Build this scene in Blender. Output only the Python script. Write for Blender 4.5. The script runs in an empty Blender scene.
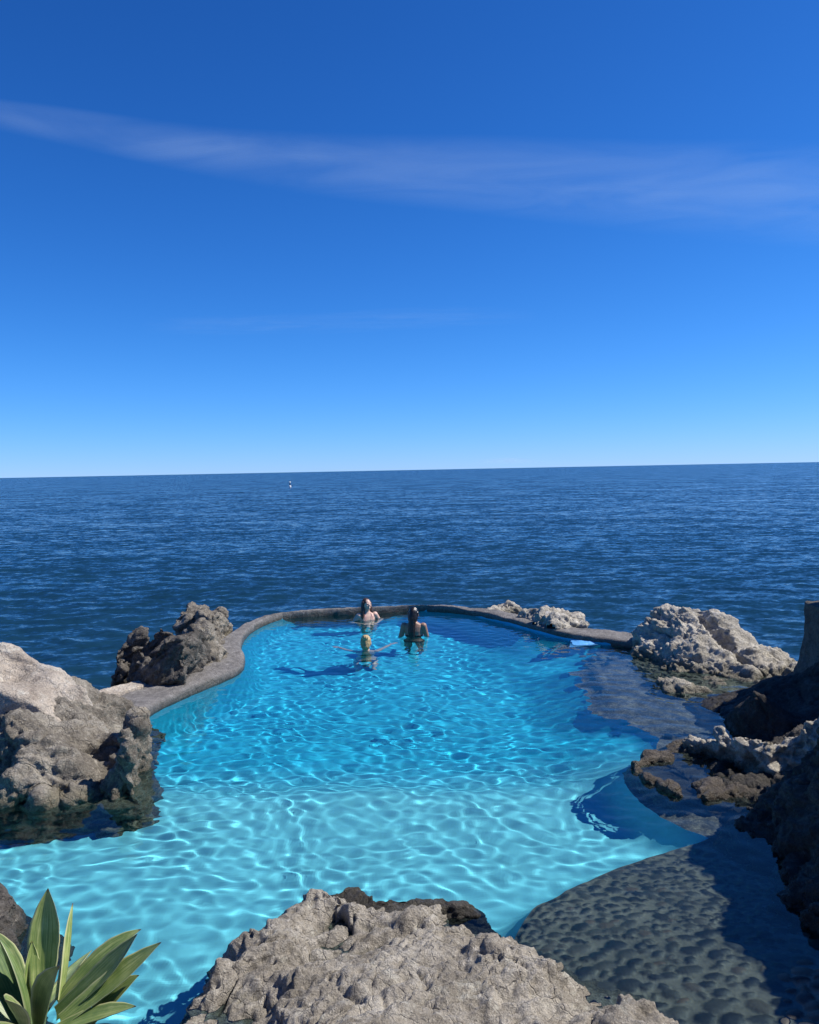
import bpy, bmesh, math, numpy as np
from mathutils import Vector, Matrix
from mathutils.geometry import delaunay_2d_cdt

sc = bpy.context.scene
COL = sc.collection
RAD = math.radians

# ---------------------------------------------------------------- camera model
H = 2.75                    # eye above the pool's water (z = 0)
F = 789.0
PITCH, ROLL = RAD(3.05), RAD(1.12)
SEA = -0.75
c_, s_ = math.cos(PITCH), math.sin(PITCH)
FWD = np.array([0, c_, -s_]); U0 = np.array([0, s_, c_]); R0 = np.array([1., 0, 0])
RT = R0*math.cos(ROLL) - U0*math.sin(ROLL)
UP = U0*math.cos(ROLL) + R0*math.sin(ROLL)
EYE = np.array([0., 0, H])

def ray(px, py):
    d = FWD*F + RT*(px-409.5) - UP*(py-512.0)
    return d/np.linalg.norm(d)
def atz(px, py, z=0.0):
    d = ray(px, py); return EYE + d*((z-H)/d[2])
def aty(px, py, Y):
    d = ray(px, py); return EYE + d*(Y/d[1])
def under(px, py, depth):
    """point at that depth below the pool surface seen through the water"""
    d = ray(px, py); p = atz(px, py, 0); e = 1/1.33
    hz = d[:2]*e; r = np.array([hz[0], hz[1], -math.sqrt(1-hz@hz)])
    return p + r*(depth/-r[2])

# ---------------------------------------------------------------- noise (numpy)
def _h(i, j, k, s):
    i = i.astype(np.int64); j = j.astype(np.int64); k = k.astype(np.int64)
    n = (i*73856093) ^ (j*19349663) ^ (k*83492791) ^ (s*2654435761 & 0x7fffffff)
    n &= 0xffffffff
    n = ((n ^ (n >> 16))*0x45d9f3b) & 0xffffffff
    n = ((n ^ (n >> 16))*0x45d9f3b) & 0xffffffff
    return n ^ (n >> 16)
def perlin(P, s=0):
    I = np.floor(P).astype(np.int64); f = P-I
    u = f*f*f*(f*(f*6-15)+10)
    out = 0
    for a in (0, 1):
        for b in (0, 1):
            for c in (0, 1):
                h = _h(I[:, 0]+a, I[:, 1]+b, I[:, 2]+c, s)
                gx = ((h & 1023)/511.5-1); gy = (((h >> 10) & 1023)/511.5-1); gz = (((h >> 20) & 1023)/511.5-1)
                d = gx*(f[:, 0]-a)+gy*(f[:, 1]-b)+gz*(f[:, 2]-c)
                w = (u[:, 0] if a else 1-u[:, 0])*(u[:, 1] if b else 1-u[:, 1])*(u[:, 2] if c else 1-u[:, 2])
                out = out + d*w
    return out
def fbm(P, o=4, s=0, g=.5):
    r = 0; a = 1
    for q in range(o):
        r = r + a*perlin(P, s+q); P = P*2.03+7.1; a *= g
    return r
def ridged(P, o=4, s=0, g=.5):
    r = 0; a = 1; t = 0
    for q in range(o):
        n = 1-np.abs(perlin(P, s+q))*2.2; r = r + a*n*np.abs(n); t += a; P = P*2.07+3.3; a *= g
    return r/t
def lin(P, s=0):
    """piecewise linear noise on a simplex grid: flat facets that meet in sharp creases"""
    S = P+P.sum(1)[:, None]/3
    I = np.floor(S); f = S-I; o = np.argsort(-f, axis=1); fs = np.take_along_axis(f, o, 1)
    w = np.stack([1-fs[:, 0], fs[:, 0]-fs[:, 1], fs[:, 1]-fs[:, 2], fs[:, 2]], -1)
    r = 0; C_ = I.copy(); k = np.arange(len(P))
    for q in range(4):
        if q: C_[k, o[:, q-1]] += 1
        r = r + w[:, q]*(((_h(C_[:, 0], C_[:, 1], C_[:, 2], s) >> 7) & 4095)/2047.5-1)
    return r
_rng = np.random.default_rng(77)
ROTS = [np.linalg.qr(_rng.normal(size=(3, 3)))[0] for _ in range(12)]
def facets(P, o=4, s=0, g=.5):
    r = 0; a = 1
    for q in range(o):
        r = r + a*lin(P @ ROTS[(q+s) % 12]+q*3.7, s+q); P = P*1.93; a *= g
    return r
def worley(P, s=0):
    I = np.floor(P).astype(np.int64); f = P-I
    F1 = np.full(len(P), 9.); F2 = F1.copy(); idv = np.zeros(len(P)); tl = np.zeros(len(P))
    for a in (-1, 0, 1):
        for b in (-1, 0, 1):
            for c in (-1, 0, 1):
                h = _h(I[:, 0]+a, I[:, 1]+b, I[:, 2]+c, s)
                dx = a+(h & 1023)/1023-f[:, 0]; dy = b+((h >> 10) & 1023)/1023-f[:, 1]; dz = c+((h >> 20) & 1023)/1023-f[:, 2]
                d = np.sqrt(dx*dx+dy*dy+dz*dz)
                near = d < F1
                F2 = np.where(near, F1, np.minimum(F2, d)); idv = np.where(near, ((h >> 5) & 4095)/4095, idv); tl = np.where(near, dx*((h & 255)/127.5-1)+dy*(((h >> 8) & 255)/127.5-1)+dz*(((h >> 16) & 255)/127.5-1), tl); F1 = np.where(near, d, F1)
    return F1, F2, idv, tl
def P3(x, y, z=0.0):
    x = np.asarray(x, float); return np.stack([x, np.asarray(y, float)+0*x, z+0*x], -1)
def sst(a, b, x):
    t = np.clip((x-a)/(b-a), 0, 1); return t*t*(3-2*t)

# ---------------------------------------------------------------- object helpers
def tag(o, label=None, cat=None, group=None, kind=None):
    if label: o['label'] = label
    if cat: o['category'] = cat
    if group: o['group'] = group
    if kind: o['kind'] = kind
    return o
def link(name, me, mat=None, parent=None, recv=False, origin=None):
    o = bpy.data.objects.new(name, me); COL.objects.link(o)
    if mat is not None:
        for m in (mat if isinstance(mat, (list, tuple)) else [mat]): me.materials.append(m)
    if origin is not None:
        me.transform(Matrix.Translation(-Vector(origin))); o.location = origin
    if parent is not None: o.parent = parent
    if recv: o.cycles.is_caustics_receiver = True
    return o
def mesh(name, V, Fc, smooth=True):
    me = bpy.data.meshes.new(name)
    V = np.asarray(V, np.float32)
    if isinstance(Fc, np.ndarray):
        n = len(Fc); k = Fc.shape[1]
        me.vertices.add(len(V)); me.vertices.foreach_set('co', V.ravel())
        me.loops.add(n*k); me.loops.foreach_set('vertex_index', Fc.astype(np.int32).ravel())
        me.polygons.add(n); me.polygons.foreach_set('loop_start', np.arange(0, n*k, k, dtype=np.int32))
        me.update(calc_edges=True); me.validate()
    else:
        me.from_pydata(V.tolist(), [], Fc)
    if smooth: me.shade_smooth()
    return me
def empty(name, loc, rz=0):
    o = bpy.data.objects.new(name, None); COL.objects.link(o); o.location = loc; o.rotation_euler.z = rz
    o.empty_display_size = .1
    return o
def getv(me):
    a = np.empty(len(me.vertices)*3, np.float32); me.vertices.foreach_get('co', a); return a.reshape(-1, 3).astype(float)
def getn(me):
    a = np.empty(len(me.vertices)*3, np.float32); me.vertices.foreach_get('normal', a); return a.reshape(-1, 3).astype(float)
def remesh(me, vox, smooth_it=0):
    o = bpy.data.objects.new('tmp', me); COL.objects.link(o)
    m = o.modifiers.new('r', 'REMESH'); m.mode = 'VOXEL'; m.voxel_size = vox
    if smooth_it:
        s = o.modifiers.new('s', 'SMOOTH'); s.factor = .5; s.iterations = smooth_it
    dg = bpy.context.evaluated_depsgraph_get(); dg.update()
    r = bpy.data.meshes.new_from_object(o.evaluated_get(dg))
    bpy.data.objects.remove(o); bpy.data.meshes.remove(me)
    r.shade_smooth(); return r

# ---------------------------------------------------------------- materials
def newmat(name):
    m = bpy.data.materials.new(name); m.use_nodes = True; nt = m.node_tree
    return m, nt, nt.nodes, nt.links, nt.nodes['Principled BSDF']
def noise(N, L, vec, scale, detail=4, rough=.55, dist=0.):
    n = N.new('ShaderNodeTexNoise'); n.inputs['Scale'].default_value = scale; n.inputs['Detail'].default_value = detail
    n.inputs['Roughness'].default_value = rough; n.inputs['Distortion'].default_value = dist
    if vec is not None: L.new(vec, n.inputs['Vector'])
    return n
def ramp(N, L, fac, stops):
    r = N.new('ShaderNodeValToRGB'); e = r.color_ramp.elements
    while len(e) < len(stops): e.new(.5)
    for q, (p, c) in zip(e, stops):
        q.position = p; q.color = (c, c, c, 1) if isinstance(c, (int, float)) else (*c, 1)
    L.new(fac, r.inputs[0]); return r
def mixc(N, L, fac, a, b, mode='MIX'):
    m = N.new('ShaderNodeMix'); m.data_type = 'RGBA'; m.blend_type = mode
    for s, v in ((m.inputs[0], fac), (m.inputs[6], a), (m.inputs[7], b)):
        if isinstance(v, (int, float)): s.default_value = v
        elif isinstance(v, tuple): s.default_value = (*v, 1)
        else: L.new(v, s)
    return m.outputs[2]
def math_(N, L, op, a, b=None):
    m = N.new('ShaderNodeMath'); m.operation = op
    for s, v in zip(m.inputs, (a, b)):
        if v is None: continue
        if isinstance(v, (int, float)): s.default_value = v
        else: L.new(v, s)
    return m.outputs[0]
def plain(name, col, rough=.5, var=.12, scale=30, bump=0.):
    m, nt, N, L, B = newmat(name)
    g = N.new('ShaderNodeTexCoord').outputs['Object']
    n = noise(N, L, g, scale, 4)
    r = ramp(N, L, n.outputs[0], [(.3, tuple(c*(1-var) for c in col)), (.7, tuple(min(1, c*(1+var)) for c in col))])
    L.new(r.outputs[0], B.inputs['Base Color']); B.inputs['Roughness'].default_value = rough
    if bump:
        b = N.new('ShaderNodeBump'); b.inputs['Strength'].default_value = bump; b.inputs['Distance'].default_value = .01
        L.new(n.outputs[0], b.inputs['Height']); L.new(b.outputs[0], B.inputs['Normal'])
    return m

def rockmat(name, dark, mid, light, sc_=1., wet=True, bump=.8, wetz=.07, wetcol=.38):
    m, nt, N, L, B = newmat(name)
    geo = N.new('ShaderNodeNewGeometry'); pos = geo.outputs['Position']
    n1 = noise(N, L, pos, 2.2*sc_, 8, .62, .4)
    n2 = noise(N, L, pos, 17*sc_, 7, .68, .2)
    n3 = noise(N, L, pos, 75*sc_, 5, .7)
    a = math_(N, L, 'ADD', math_(N, L, 'MULTIPLY', n1.outputs[0], .5), math_(N, L, 'MULTIPLY', n2.outputs[0], .5))
    col = ramp(N, L, a, [(.39, dark), (.5, mid), (.6, light)]).outputs[0]
    sp = ramp(N, L, n3.outputs[0], [(.36, .62), (.52, 1.), (.7, 1.12)]).outputs[0]
    col = mixc(N, L, 1., col, sp, 'MULTIPLY')
    # pits of the porous lava
    vo = N.new('ShaderNodeTexVoronoi'); vo.inputs['Scale'].default_value = 42*sc_; L.new(pos, vo.inputs['Vector'])
    vo.inputs['Randomness'].default_value = 1
    pit = ramp(N, L, vo.outputs['Distance'], [(.08, 0.), (.3, 1.)]).outputs[0]
    msk = ramp(N, L, n2.outputs[0], [(.5, 0.), (.62, 1.)]).outputs[0]
    h = math_(N, L, 'ADD', math_(N, L, 'MULTIPLY', n2.outputs[0], 1.), math_(N, L, 'MULTIPLY', n3.outputs[0], .35))
    h = math_(N, L, 'ADD', h, math_(N, L, 'MULTIPLY', math_(N, L, 'MULTIPLY', pit, msk), .25))
    # hairline fractures, pale salt bloom and dark stains
    wv = N.new('ShaderNodeVectorMath'); wv.operation = 'ADD'; L.new(pos, wv.inputs[0])
    ws = N.new('ShaderNodeVectorMath'); ws.operation = 'SCALE'; ws.inputs['Scale'].default_value = .22/sc_; L.new(n1.outputs['Color'], ws.inputs[0]); L.new(ws.outputs[0], wv.inputs[1])
    ve = N.new('ShaderNodeTexVoronoi'); ve.feature = 'DISTANCE_TO_EDGE'; ve.inputs['Scale'].default_value = 5.5*sc_; L.new(wv.outputs[0], ve.inputs['Vector'])
    ck = ramp(N, L, ve.outputs['Distance'], [(.0, 0.), (.035, 1.)]).outputs[0]
    ckm = ramp(N, L, n1.outputs[0], [(.42, 0.), (.56, 1.)]).outputs[0]
    h = math_(N, L, 'ADD', h, math_(N, L, 'MULTIPLY', math_(N, L, 'MULTIPLY', math_(N, L, 'SUBTRACT', ck, 1.), ckm), .5))
    n4 = noise(N, L, pos, 5.5*sc_, 6, .7, .6)
    col = mixc(N, L, math_(N, L, 'MULTIPLY', ramp(N, L, n4.outputs[0], [(.56, 0.), (.68, 1.)]).outputs[0], .45), col, tuple(min(.75, c_ch*1.45) for c_ch in light))
    col = mixc(N, L, math_(N, L, 'MULTIPLY', ramp(N, L, n4.outputs[0], [(.30, 1.), (.42, 0.)]).outputs[0], .6), col, tuple(c_ch*.75 for c_ch in dark))
    rough = .9
    if wet:
        sx = N.new('ShaderNodeSeparateXYZ'); L.new(pos, sx.inputs[0])
        zz = math_(N, L, 'ADD', sx.outputs[2], math_(N, L, 'MULTIPLY', math_(N, L, 'SUBTRACT', n1.outputs[0], .5), -.35))
        w = N.new('ShaderNodeMapRange'); w.inputs[1].default_value = wetz-.03; w.inputs[2].default_value = wetz+.05
        w.inputs[3].default_value = 1; w.inputs[4].default_value = 0; w.clamp = True; L.new(zz, w.inputs[0])
        wc = mixc(N, L, 1., col, (wetcol, wetcol*.98, wetcol*.86), 'MULTIPLY')
        col = mixc(N, L, w.outputs[0], col, wc)
        rg = N.new('ShaderNodeMapRange'); rg.inputs[3].default_value = .9; rg.inputs[4].default_value = .45; L.new(w.outputs[0], rg.inputs[0])
        L.new(rg.outputs[0], B.inputs['Roughness'])
    else:
        B.inputs['Roughness'].default_value = rough
    B.inputs['Specular IOR Level'].default_value = .3
    L.new(col, B.inputs['Base Color'])
    b = N.new('ShaderNodeBump'); b.inputs['Strength'].default_value = bump; b.inputs['Distance'].default_value = .04
    L.new(h, b.inputs['Height']); L.new(b.outputs[0], B.inputs['Normal'])
    return m

M_ROCK = rockmat('grey_lava',(.095, .083, .066), (.225, .20, .16), (.40, .365, .30), wetcol=.6)
M_FRONT = rockmat('near_lava',(.165, .145, .113), (.36, .322, .262), (.55, .505, .425), 1.3, wetz=-.02)
M_PALE = rockmat('pale_lava',(.30, .25, .20), (.48, .415, .335), (.60, .535, .45), 1., wetz=-.1)
M_DARK = rockmat('dark_lava',(.06, .055, .048), (.125, .113, .097), (.27, .245, .208), 1.2)
M_BROWN = rockmat('brown_lava', (.07, .058, .048), (.155, .13, .107), (.28, .24, .2), 1.3, wetcol=.5)
M_WALL = rockmat('shade_dark_lava', (.035, .032, .028), (.075, .067, .057), (.15, .133, .112), 1.3)  # wall's shade put into its colour, set darker than the sunlit crest
M_SLOPE = rockmat('shaded_slope_lava', (.03, .027, .024), (.06, .052, .045), (.11, .095, .08), 1.2)  # near black: the shade on the slope is put into its colour
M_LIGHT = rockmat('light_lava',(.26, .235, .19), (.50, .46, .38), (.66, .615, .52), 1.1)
M_CONC = rockmat('cement', (.11, .105, .10), (.185, .175, .165), (.27, .255, .24), .8, wet=True, bump=.45, wetz=.055, wetcol=.42)
M_POST = rockmat('shade_dark_plaster', (.07, .065, .055), (.11, .10, .085), (.17, .155, .13), 1., wet=False, bump=.6)  # plaster darkened to deepen the shade on the post

# ---------------------------------------------------------------- pool outline
def catmull(pts, step=.05, closed=False):
    P = np.array(pts, float); n = len(P); out = []
    for a in range(n if closed else n-1):
        p0, p1, p2, p3 = (P[(a+k) % n] if closed else P[min(max(a+k, 0), n-1)] for k in (-1, 0, 1, 2))
        m = max(1, int(np.linalg.norm(p2-p1)/step))
        for t in np.arange(m)/m:
            out.append(.5*((2*p1)+(-p0+p2)*t+(2*p0-5*p1+4*p2-p3)*t*t+(-p0+3*p1-3*p2+p3)*t**3))
    if not closed: out.append(P[-1])
    return np.array(out)
def inside(x, y, poly):
    r = np.zeros(len(x), bool); n = len(poly)
    for a in range(n):
        x1, y1 = poly[a][:2]; x2, y2 = poly[(a+1) % n][:2]
        if y1 == y2: continue
        k = (y1 > y) != (y2 > y)
        r ^= k & (x < (x2-x1)*(y-y1)/(y2-y1)+x1)
    return r
def dist_poly(x, y, poly, closed=True):
    best = np.full(len(x), 1e9); zz = np.zeros(len(x)); n = len(poly)
    for a in range(n if closed else n-1):
        p = poly[a]; q = poly[(a+1) % n]; ab = q[:2]-p[:2]; L2 = max(ab@ab, 1e-9)
        t = np.clip(((x-p[0])*ab[0]+(y-p[1])*ab[1])/L2, 0, 1)
        d = np.hypot(x-p[0]-t*ab[0], y-p[1]-t*ab[1]); k = d < best
        best[k] = d[k]; zz[k] = (p[2]+(q[2]-p[2])*t)[k]
    return best, zz

WALLTOP = .05
rim_in = catmull([np.append(atz(x, y, 0)[:2], WALLTOP) for x, y in ((120, 735), (138, 721), (175, 701), (215, 684), (238, 673), (244, 662), (240, 650), (246, 637), (262, 626), (285, 618.5), (320, 614.5),
                  (365, 613), (420, 611), (465, 614.5), (508, 624), (548, 635), (578, 641), (612, 645))])
# ---------------------------------------------------------------- rocks
def rbf(pts, eps=.1):
    X = pts[:, :2]; n = len(X)
    D = np.sqrt(((X[:, None]-X[None])**2).sum(-1)+eps*eps)
    A = np.zeros((n+3, n+3)); A[:n, :n] = D+np.eye(n)*-1e-3; A[:n, n] = 1; A[:n, n+1:] = X; A[n, :n] = 1; A[n+1:, :n] = X.T
    w = np.linalg.solve(A, np.concatenate([pts[:, 2], [0, 0, 0]]))
    def f(x, y):
        out = np.empty(len(x))
        for a in range(0, len(x), 20000):
            q = np.stack([x[a:a+20000], y[a:a+20000]], -1)
            d = np.sqrt(((q[:, None]-X[None])**2).sum(-1)+eps*eps)
            out[a:a+20000] = d@w[:n]+w[n]+q@w[n+1:]
        return out
    return f
def rock(name, pts, mat, label, vox=.025, big=.10, mid=.05, fine=.018, crack=.05, freq=1., seed=1, pit=.025, dz=0., grain=(1, .3, -.5),
         stretch=.45, grooves=(), bottom=-1.5, cat='rock', margin=.25, kind=None, limit=None):
    P = np.array([p for p in pts], float)
    x0, y0 = P[:, :2].min(0)-margin; x1, y1 = P[:, :2].max(0)+margin
    st = .05
    xs = np.arange(x0, x1+st, st); ys = np.arange(y0, y1+st, st)
    X, Y = np.meshgrid(xs, ys); sh = X.shape
    q = P3(X.ravel(), Y.ravel())
    wx = .18*fbm(q*1.3*freq+5, 3, seed+40); wy = .18*fbm(q*1.3*freq+50, 3, seed+60)
    Z = rbf(P)(X.ravel()+wx*.6, Y.ravel()+wy*.6)
    for (a, b, w, dp) in grooves:
        a = np.array(a[:2]); b = np.array(b[:2]); ab = b-a
        r = np.stack([X.ravel()+wx*.4, Y.ravel()+wy*.4], -1)-a; t = np.clip(r@ab/(ab@ab), 0, 1)
        d = np.linalg.norm(r-t[:, None]*ab, axis=1); Z = Z-dp*np.exp(-(d/w)**2)
    Z = np.clip(Z+dz*sst(-.1, .15, Z), bottom+.02, P[:, 2].max()+.03).reshape(sh)
    # the solid ends well under water at its border
    e = np.minimum(np.minimum(X-x0, x1-X), np.minimum(Y-y0, y1-Y))
    Z = np.where(e < st*1.5, bottom+.02, Z)
    n = X.size; i = np.arange(n).reshape(sh)
    top = np.stack([X, Y, Z], -1).reshape(-1, 3); bot = top.copy(); bot[:, 2] = bottom
    f = np.stack([i[:-1, :-1], i[:-1, 1:], i[1:, 1:], i[1:, :-1]], -1).reshape(-1, 4)
    loop = np.concatenate([i[0, :-1], i[:-1, -1], i[-1, :0:-1], i[:0:-1, 0]])
    side = np.stack([loop, loop+n, np.roll(loop, -1)+n, np.roll(loop, -1)], -1)
    me = mesh('r', np.concatenate([top, bot]), np.concatenate([f, f[:, ::-1]+n, side]))
    me = remesh(me, vox, 3)
    V = getv(me); Nn = getn(me)
    # drop what no view can show
    g = np.array(grain, float); g /= np.linalg.norm(g)
    Q = V - (V@g)[:, None]*g*(1-stretch)
    Q = Q*freq
    Q = Q + .10*np.stack([fbm(Q*2.2, 3, seed+1), fbm(Q*2.2+9, 3, seed+2), fbm(Q*2.2+19, 3, seed+3)], -1)
    G1, G2, gid, gt = worley(Q*6.1+3, seed+6)
    H1, H2, hid, ht = worley(Q*15+8, seed+16)
    d = big*1.3*facets(Q*1.15, 2, seed+7) + mid*1.25*facets(Q*2.7+5, 6, seed+8, .54) + fine*(.8*facets(V*19, 2, seed+10)+.5*fbm(V*30, 2, seed+11, .6))
    n_a = perlin(Q*1.9+11, seed+14)+.12*fbm(Q*7, 2, seed+15); n_b = perlin(Q*4.6+31, seed+17)+.15*fbm(Q*14, 2, seed+18); n_c = perlin(Q*10.5+51, seed+19)
    d -= crack*np.exp(-np.abs(n_a)/.03)*(.35+.65*sst(-.2, .3, fbm(Q*1.1+40, 2, seed+9)))
    d -= .55*crack*np.exp(-np.abs(n_b)/.04)*sst(-.25, .25, fbm(Q*1.9+70, 2, seed+12))
    d -= .25*crack*np.exp(-np.abs(n_c)/.06)*sst(-.1, .35, fbm(Q*2.3+90, 2, seed+20))
    d -= pit*np.exp(-(H1/.26)**2)*sst(.62, .7, hid)*sst(-.15, .2, fbm(Q*1.3+120, 2, seed+21)) + 1.6*pit*np.exp(-(G1/.22)**2)*sst(.75, .8, gid)
    V2 = V + Nn*d[:, None]
    me.vertices.foreach_set('co', V2.astype(np.float32).ravel()); me.update()
    # trim buried faces
    bm = bmesh.new(); bm.from_mesh(me)
    bm.verts.ensure_lookup_table(); cut = V2[:, 2] < bottom+.12
    if limit is not None: cut |= inside(V2[:, 0], V2[:, 1], limit)
    dead = [bm.verts[int(q_)] for q_ in np.nonzero(cut)[0]]
    bmesh.ops.delete(bm, geom=dead, context='VERTS')
    bm.to_mesh(me); bm.free(); me.shade_smooth()
    ctr = P.mean(0)
    o = link(name, me, mat, recv=True, origin=(ctr[0], ctr[1], 0.))
    tag(o, label, cat, kind=kind)
    return o

z0 = lambda *a: [atz(x, y, 0) for x, y in a]
W = lambda *a: [np.array(p, float) for p in a]
def T(*a):                         # (px, py, z)
    return [atz(x, y, z) for x, y, z in a]
def D(*a):                         # (px, py, distance)
    return [aty(x, y, d) for x, y, d in a]
def Uw(dep, *a):
    return [under(x, y, dep) for x, y in a]

POOL = np.concatenate([rim_in[:, :2], np.array([(2.5, 9), (0, 6), (-2.9, 8.2)])])
def drop(pts, c, off, z):
    """the same points pushed outwards from c and down to z: a steep foot"""
    out = []
    for p in pts:
        v = np.array(p[:2])-np.array(c); v /= np.linalg.norm(v)
        out.append(np.array([p[0]+v[0]*off, p[1]+v[1]*off, z]))
    return out

# near rock under the camera
rock('rock', T((317, 914, .11), (341, 910, .13), (379, 916, .13), (434, 932, .12), (470, 935, .18), (498, 927, .36), (514, 926, .36), (540, 950, .28), (570, 970, .2),
               (600, 997, .17), (622, 981, .3), (650, 993, .22), (690, 1018, .2), (350, 960, .28), (450, 968, .3), (300, 1000, .28), (550, 1002, .33),
               (400, 1020, .46), (500, 1022, .5), (252, 1012, .16), (225, 1000, .1), (275, 960, .13), (620, 1018, .28))
     + z0((176, 1022), (208, 983), (244, 950), (280, 925))
     + T((300, 908, 0), (331, 896, .02), (352, 896, .02), (380, 905, .02), (440, 914, .0))
     + drop(z0((182, 1022), (216, 983), (250, 951), (282, 926), (300, 906), (331, 894), (352, 894), (380, 903), (440, 912), (500, 916)), (0, 3), .22, -.8)
     + W((0, 2.0, 1.0), (.5, 2.0, 1.0), (-.8, 2.3, .66), (1.2, 2.2, .75), (1.9, 2.2, .5), (0, 1.2, 1.05), (-1.0, 1.6, .9), (1.6, 1.2, 1.0),
         (-1.7, 4.4, -.75), (-1.75, 3.6, -.6), (-.5, 5.45, -.8), (.3, 5.3, -.8), (-1.2, 5.0, -.8), (1.1, 4.7, -.5), (1.65, 3.9, -.4), (2.3, 3.1, -.3), (-1.6, 2.6, -.1), (2.6, 2.3, -.2)),
     M_FRONT, 'large warm grey porous rock at the bottom of the view, sloping into the pool', vox=.0115, big=0.03, mid=0.055, fine=0.014, crack=0.075, freq=1.5, pit=0.04, seed=20, dz=-0.06, grain=(1, .6, 0), stretch=.6, bottom=-.95)

LE_ = T((286, 917, -.03), (298, 902, .0), (316, 893, .02), (340, 890, .03), (358, 891, .02), (384, 900, .01), (414, 909, -.05), (445, 914, -.09), (474, 923, -.14))
rock('ledge', LE_ + drop(LE_, (0, 3.2), .12, -.95) + [p+np.array([.0, -.25, .0]) for p in LE_] + [p+np.array([.0, -.6, -.2]) for p in LE_],
     M_DARK, 'dark wet ledge along the water edge of the large front rock', vox=.013, big=.02, mid=.03, fine=.01, crack=.04, freq=1.8, seed=123, bottom=-.98)
FOOT = ((0, 822), (40, 824), (80, 815), (118, 813), (138, 809), (149, 797), (151, 784), (140, 766), (131, 745))
# big boulder on the left of the pool with its drowned foot
rock('boulder', z0((0, 798), (48, 800), (68, 797), (95, 793), (116, 786), (143, 779), (150, 771), (146, 760), (136, 750), (137, 728))
     + Uw(.28, *FOOT) + drop(Uw(.3, *FOOT), (-4.2, 7.8), .09, -1.25)
     + T((73, 694, .56), (88, 700, .44), (104, 716, .24), (120, 732, .08), (60, 722, .42), (20, 702, .62), (95, 747, .24), (118, 758, .1), (30, 757, .32), (66, 767, .22), (0, 747, .4), (108, 776, .05), (130, 750, .03))
     + W((-2.75, 8.2, -1.25), (-2.45, 8.3, -1.28), (-2.4, 8.8, -1.28), (-2.6, 9.1, -1.28), (-5.6, 7.2, .4), (-5.6, 8.2, .5), (-4.2, 8.6, .1), (-3.4, 8.9, -.3), (-5.2, 9.2, -.8), (-5.6, 6.3, -.3)),
     M_ROCK, 'big dark grey jagged boulder standing in the pool beside the cement deck', vox=0.019, big=0.06, mid=0.075, fine=0.014, crack=0.1, freq=1.25, pit=0.02, seed=11, grain=(1, .2, -.75), stretch=.5, bottom=-1.3, limit=np.array([(-2.7, 8.0), (-1, 8.0), (-1, 9.6), (-2.95, 9.6)]))
rock('rock', D((0, 643, 8.3), (12, 647, 8.25), (27, 665, 8.1), (42, 664, 8.1), (62, 668, 8.1), (76, 684, 8.0), (88, 690, 7.95), (14, 682, 8.0))
     + W((-5.2, 8.4, 1.2), (-6, 8.2, 1.3), (-5.5, 7.6, .9), (-3.9, 9.0, -.2), (-4.6, 9.3, -.6), (-5.6, 9.6, -.6), (-3.3, 8.5, -.1), (-3.2, 7.9, .0)),
     M_PALE, 'smooth pale pinkish rock behind the dark grey boulder, by the sea', vox=.025, big=0.05, mid=0.03, fine=0.008, crack=0.05, freq=.8, pit=0.01, seed=21, bottom=-1.4)
# outcrops on the left rim
rock('rock', D((112, 662, 10.3), (118, 640, 10.4), (126, 631, 10.5), (140, 636, 10.5), (160, 636, 10.6), (180, 634, 10.7), (150, 655, 10.2), (175, 648, 10.4), (158, 660, 10.3), (135, 662, 10.3))
     + T((118, 677, .04), (142, 673, .04), (160, 667, .04)) + drop(T((118, 677, .1), (142, 673, .1), (160, 667, .1)), (-3.5, 10.8), .07, -.9) + W((-4.1, 10.4, -.9), (-3.7, 11.2, -.8), (-3.0, 11.4, -.5), (-3.9, 9.9, -1.0)),
     M_DARK, 'blackish cracked rock outcrop on the outer edge of the cement deck', vox=0.022, big=0.06, mid=0.07, fine=0.018, crack=0.12, freq=1.5, dz=-0.08, seed=31, grain=(1, 0, .8), bottom=-1.5, limit=POOL)
EDGE3 = T((162, 662, .04), (178, 653, .04), (192, 643, .04), (207, 631, .04), (226, 622, .04))
rock('rock', D((184, 634, 11.3), (189, 622, 11.9), (198, 615, 12.5), (208, 613, 12.9), (219, 611, 13.3), (224, 616, 13.4), (198, 628, 12.1), (184, 640, 11.4), (213, 622, 13.1), (170, 654, 10.8), (236, 622, 13.4), (232, 630, 12.6))
     + EDGE3 + drop(EDGE3, (-4, 13), .07, -.9) + [p*[1, 1, 0]+[0, 0, -.75] for p in z0((247, 660), (247, 648), (252, 637), (268, 626), (290, 618), (305, 613))] + W((-3.5, 12.2, -.8), (-3.2, 13.6, -.8), (-2.6, 14.4, -.8), (-3.3, 11.3, -.2)),
     M_ROCK, 'light topped craggy rock behind the corner of the cement deck', vox=0.022, big=0.06, mid=0.07, fine=0.018, crack=0.12, freq=1.5, dz=-0.2, seed=41, grain=(1, .2, .9), bottom=-1.5, limit=POOL)
rock('rock', D((492, 609, 14.9), (503, 602, 15.0), (512, 598, 15.0), (519, 603, 15.0), (528, 612, 15.0), (538, 622, 14.8), (505, 612, 14.7), (522, 622, 14.5))
     + W((1.4, 15.0, -.3), (2.0, 15.9, -.9), (2.6, 15.4, -.9), (2.75, 14.9, -.7), (1.5, 15.6, -.8)) + T((490, 611, .1), (515, 619, .1), (535, 626, .1), (553, 629, .1)) + drop(T((490, 611, .1), (515, 619, .1), (535, 626, .1), (553, 629, .1)), (2.2, 15.4), .15, -.4),
     M_LIGHT, 'small pale craggy rock on the far rim of the pool', vox=0.022, big=0.04, mid=0.06, fine=0.018, crack=0.08, freq=1.9, dz=-0.03, seed=51, bottom=-1.4, limit=POOL)
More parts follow.
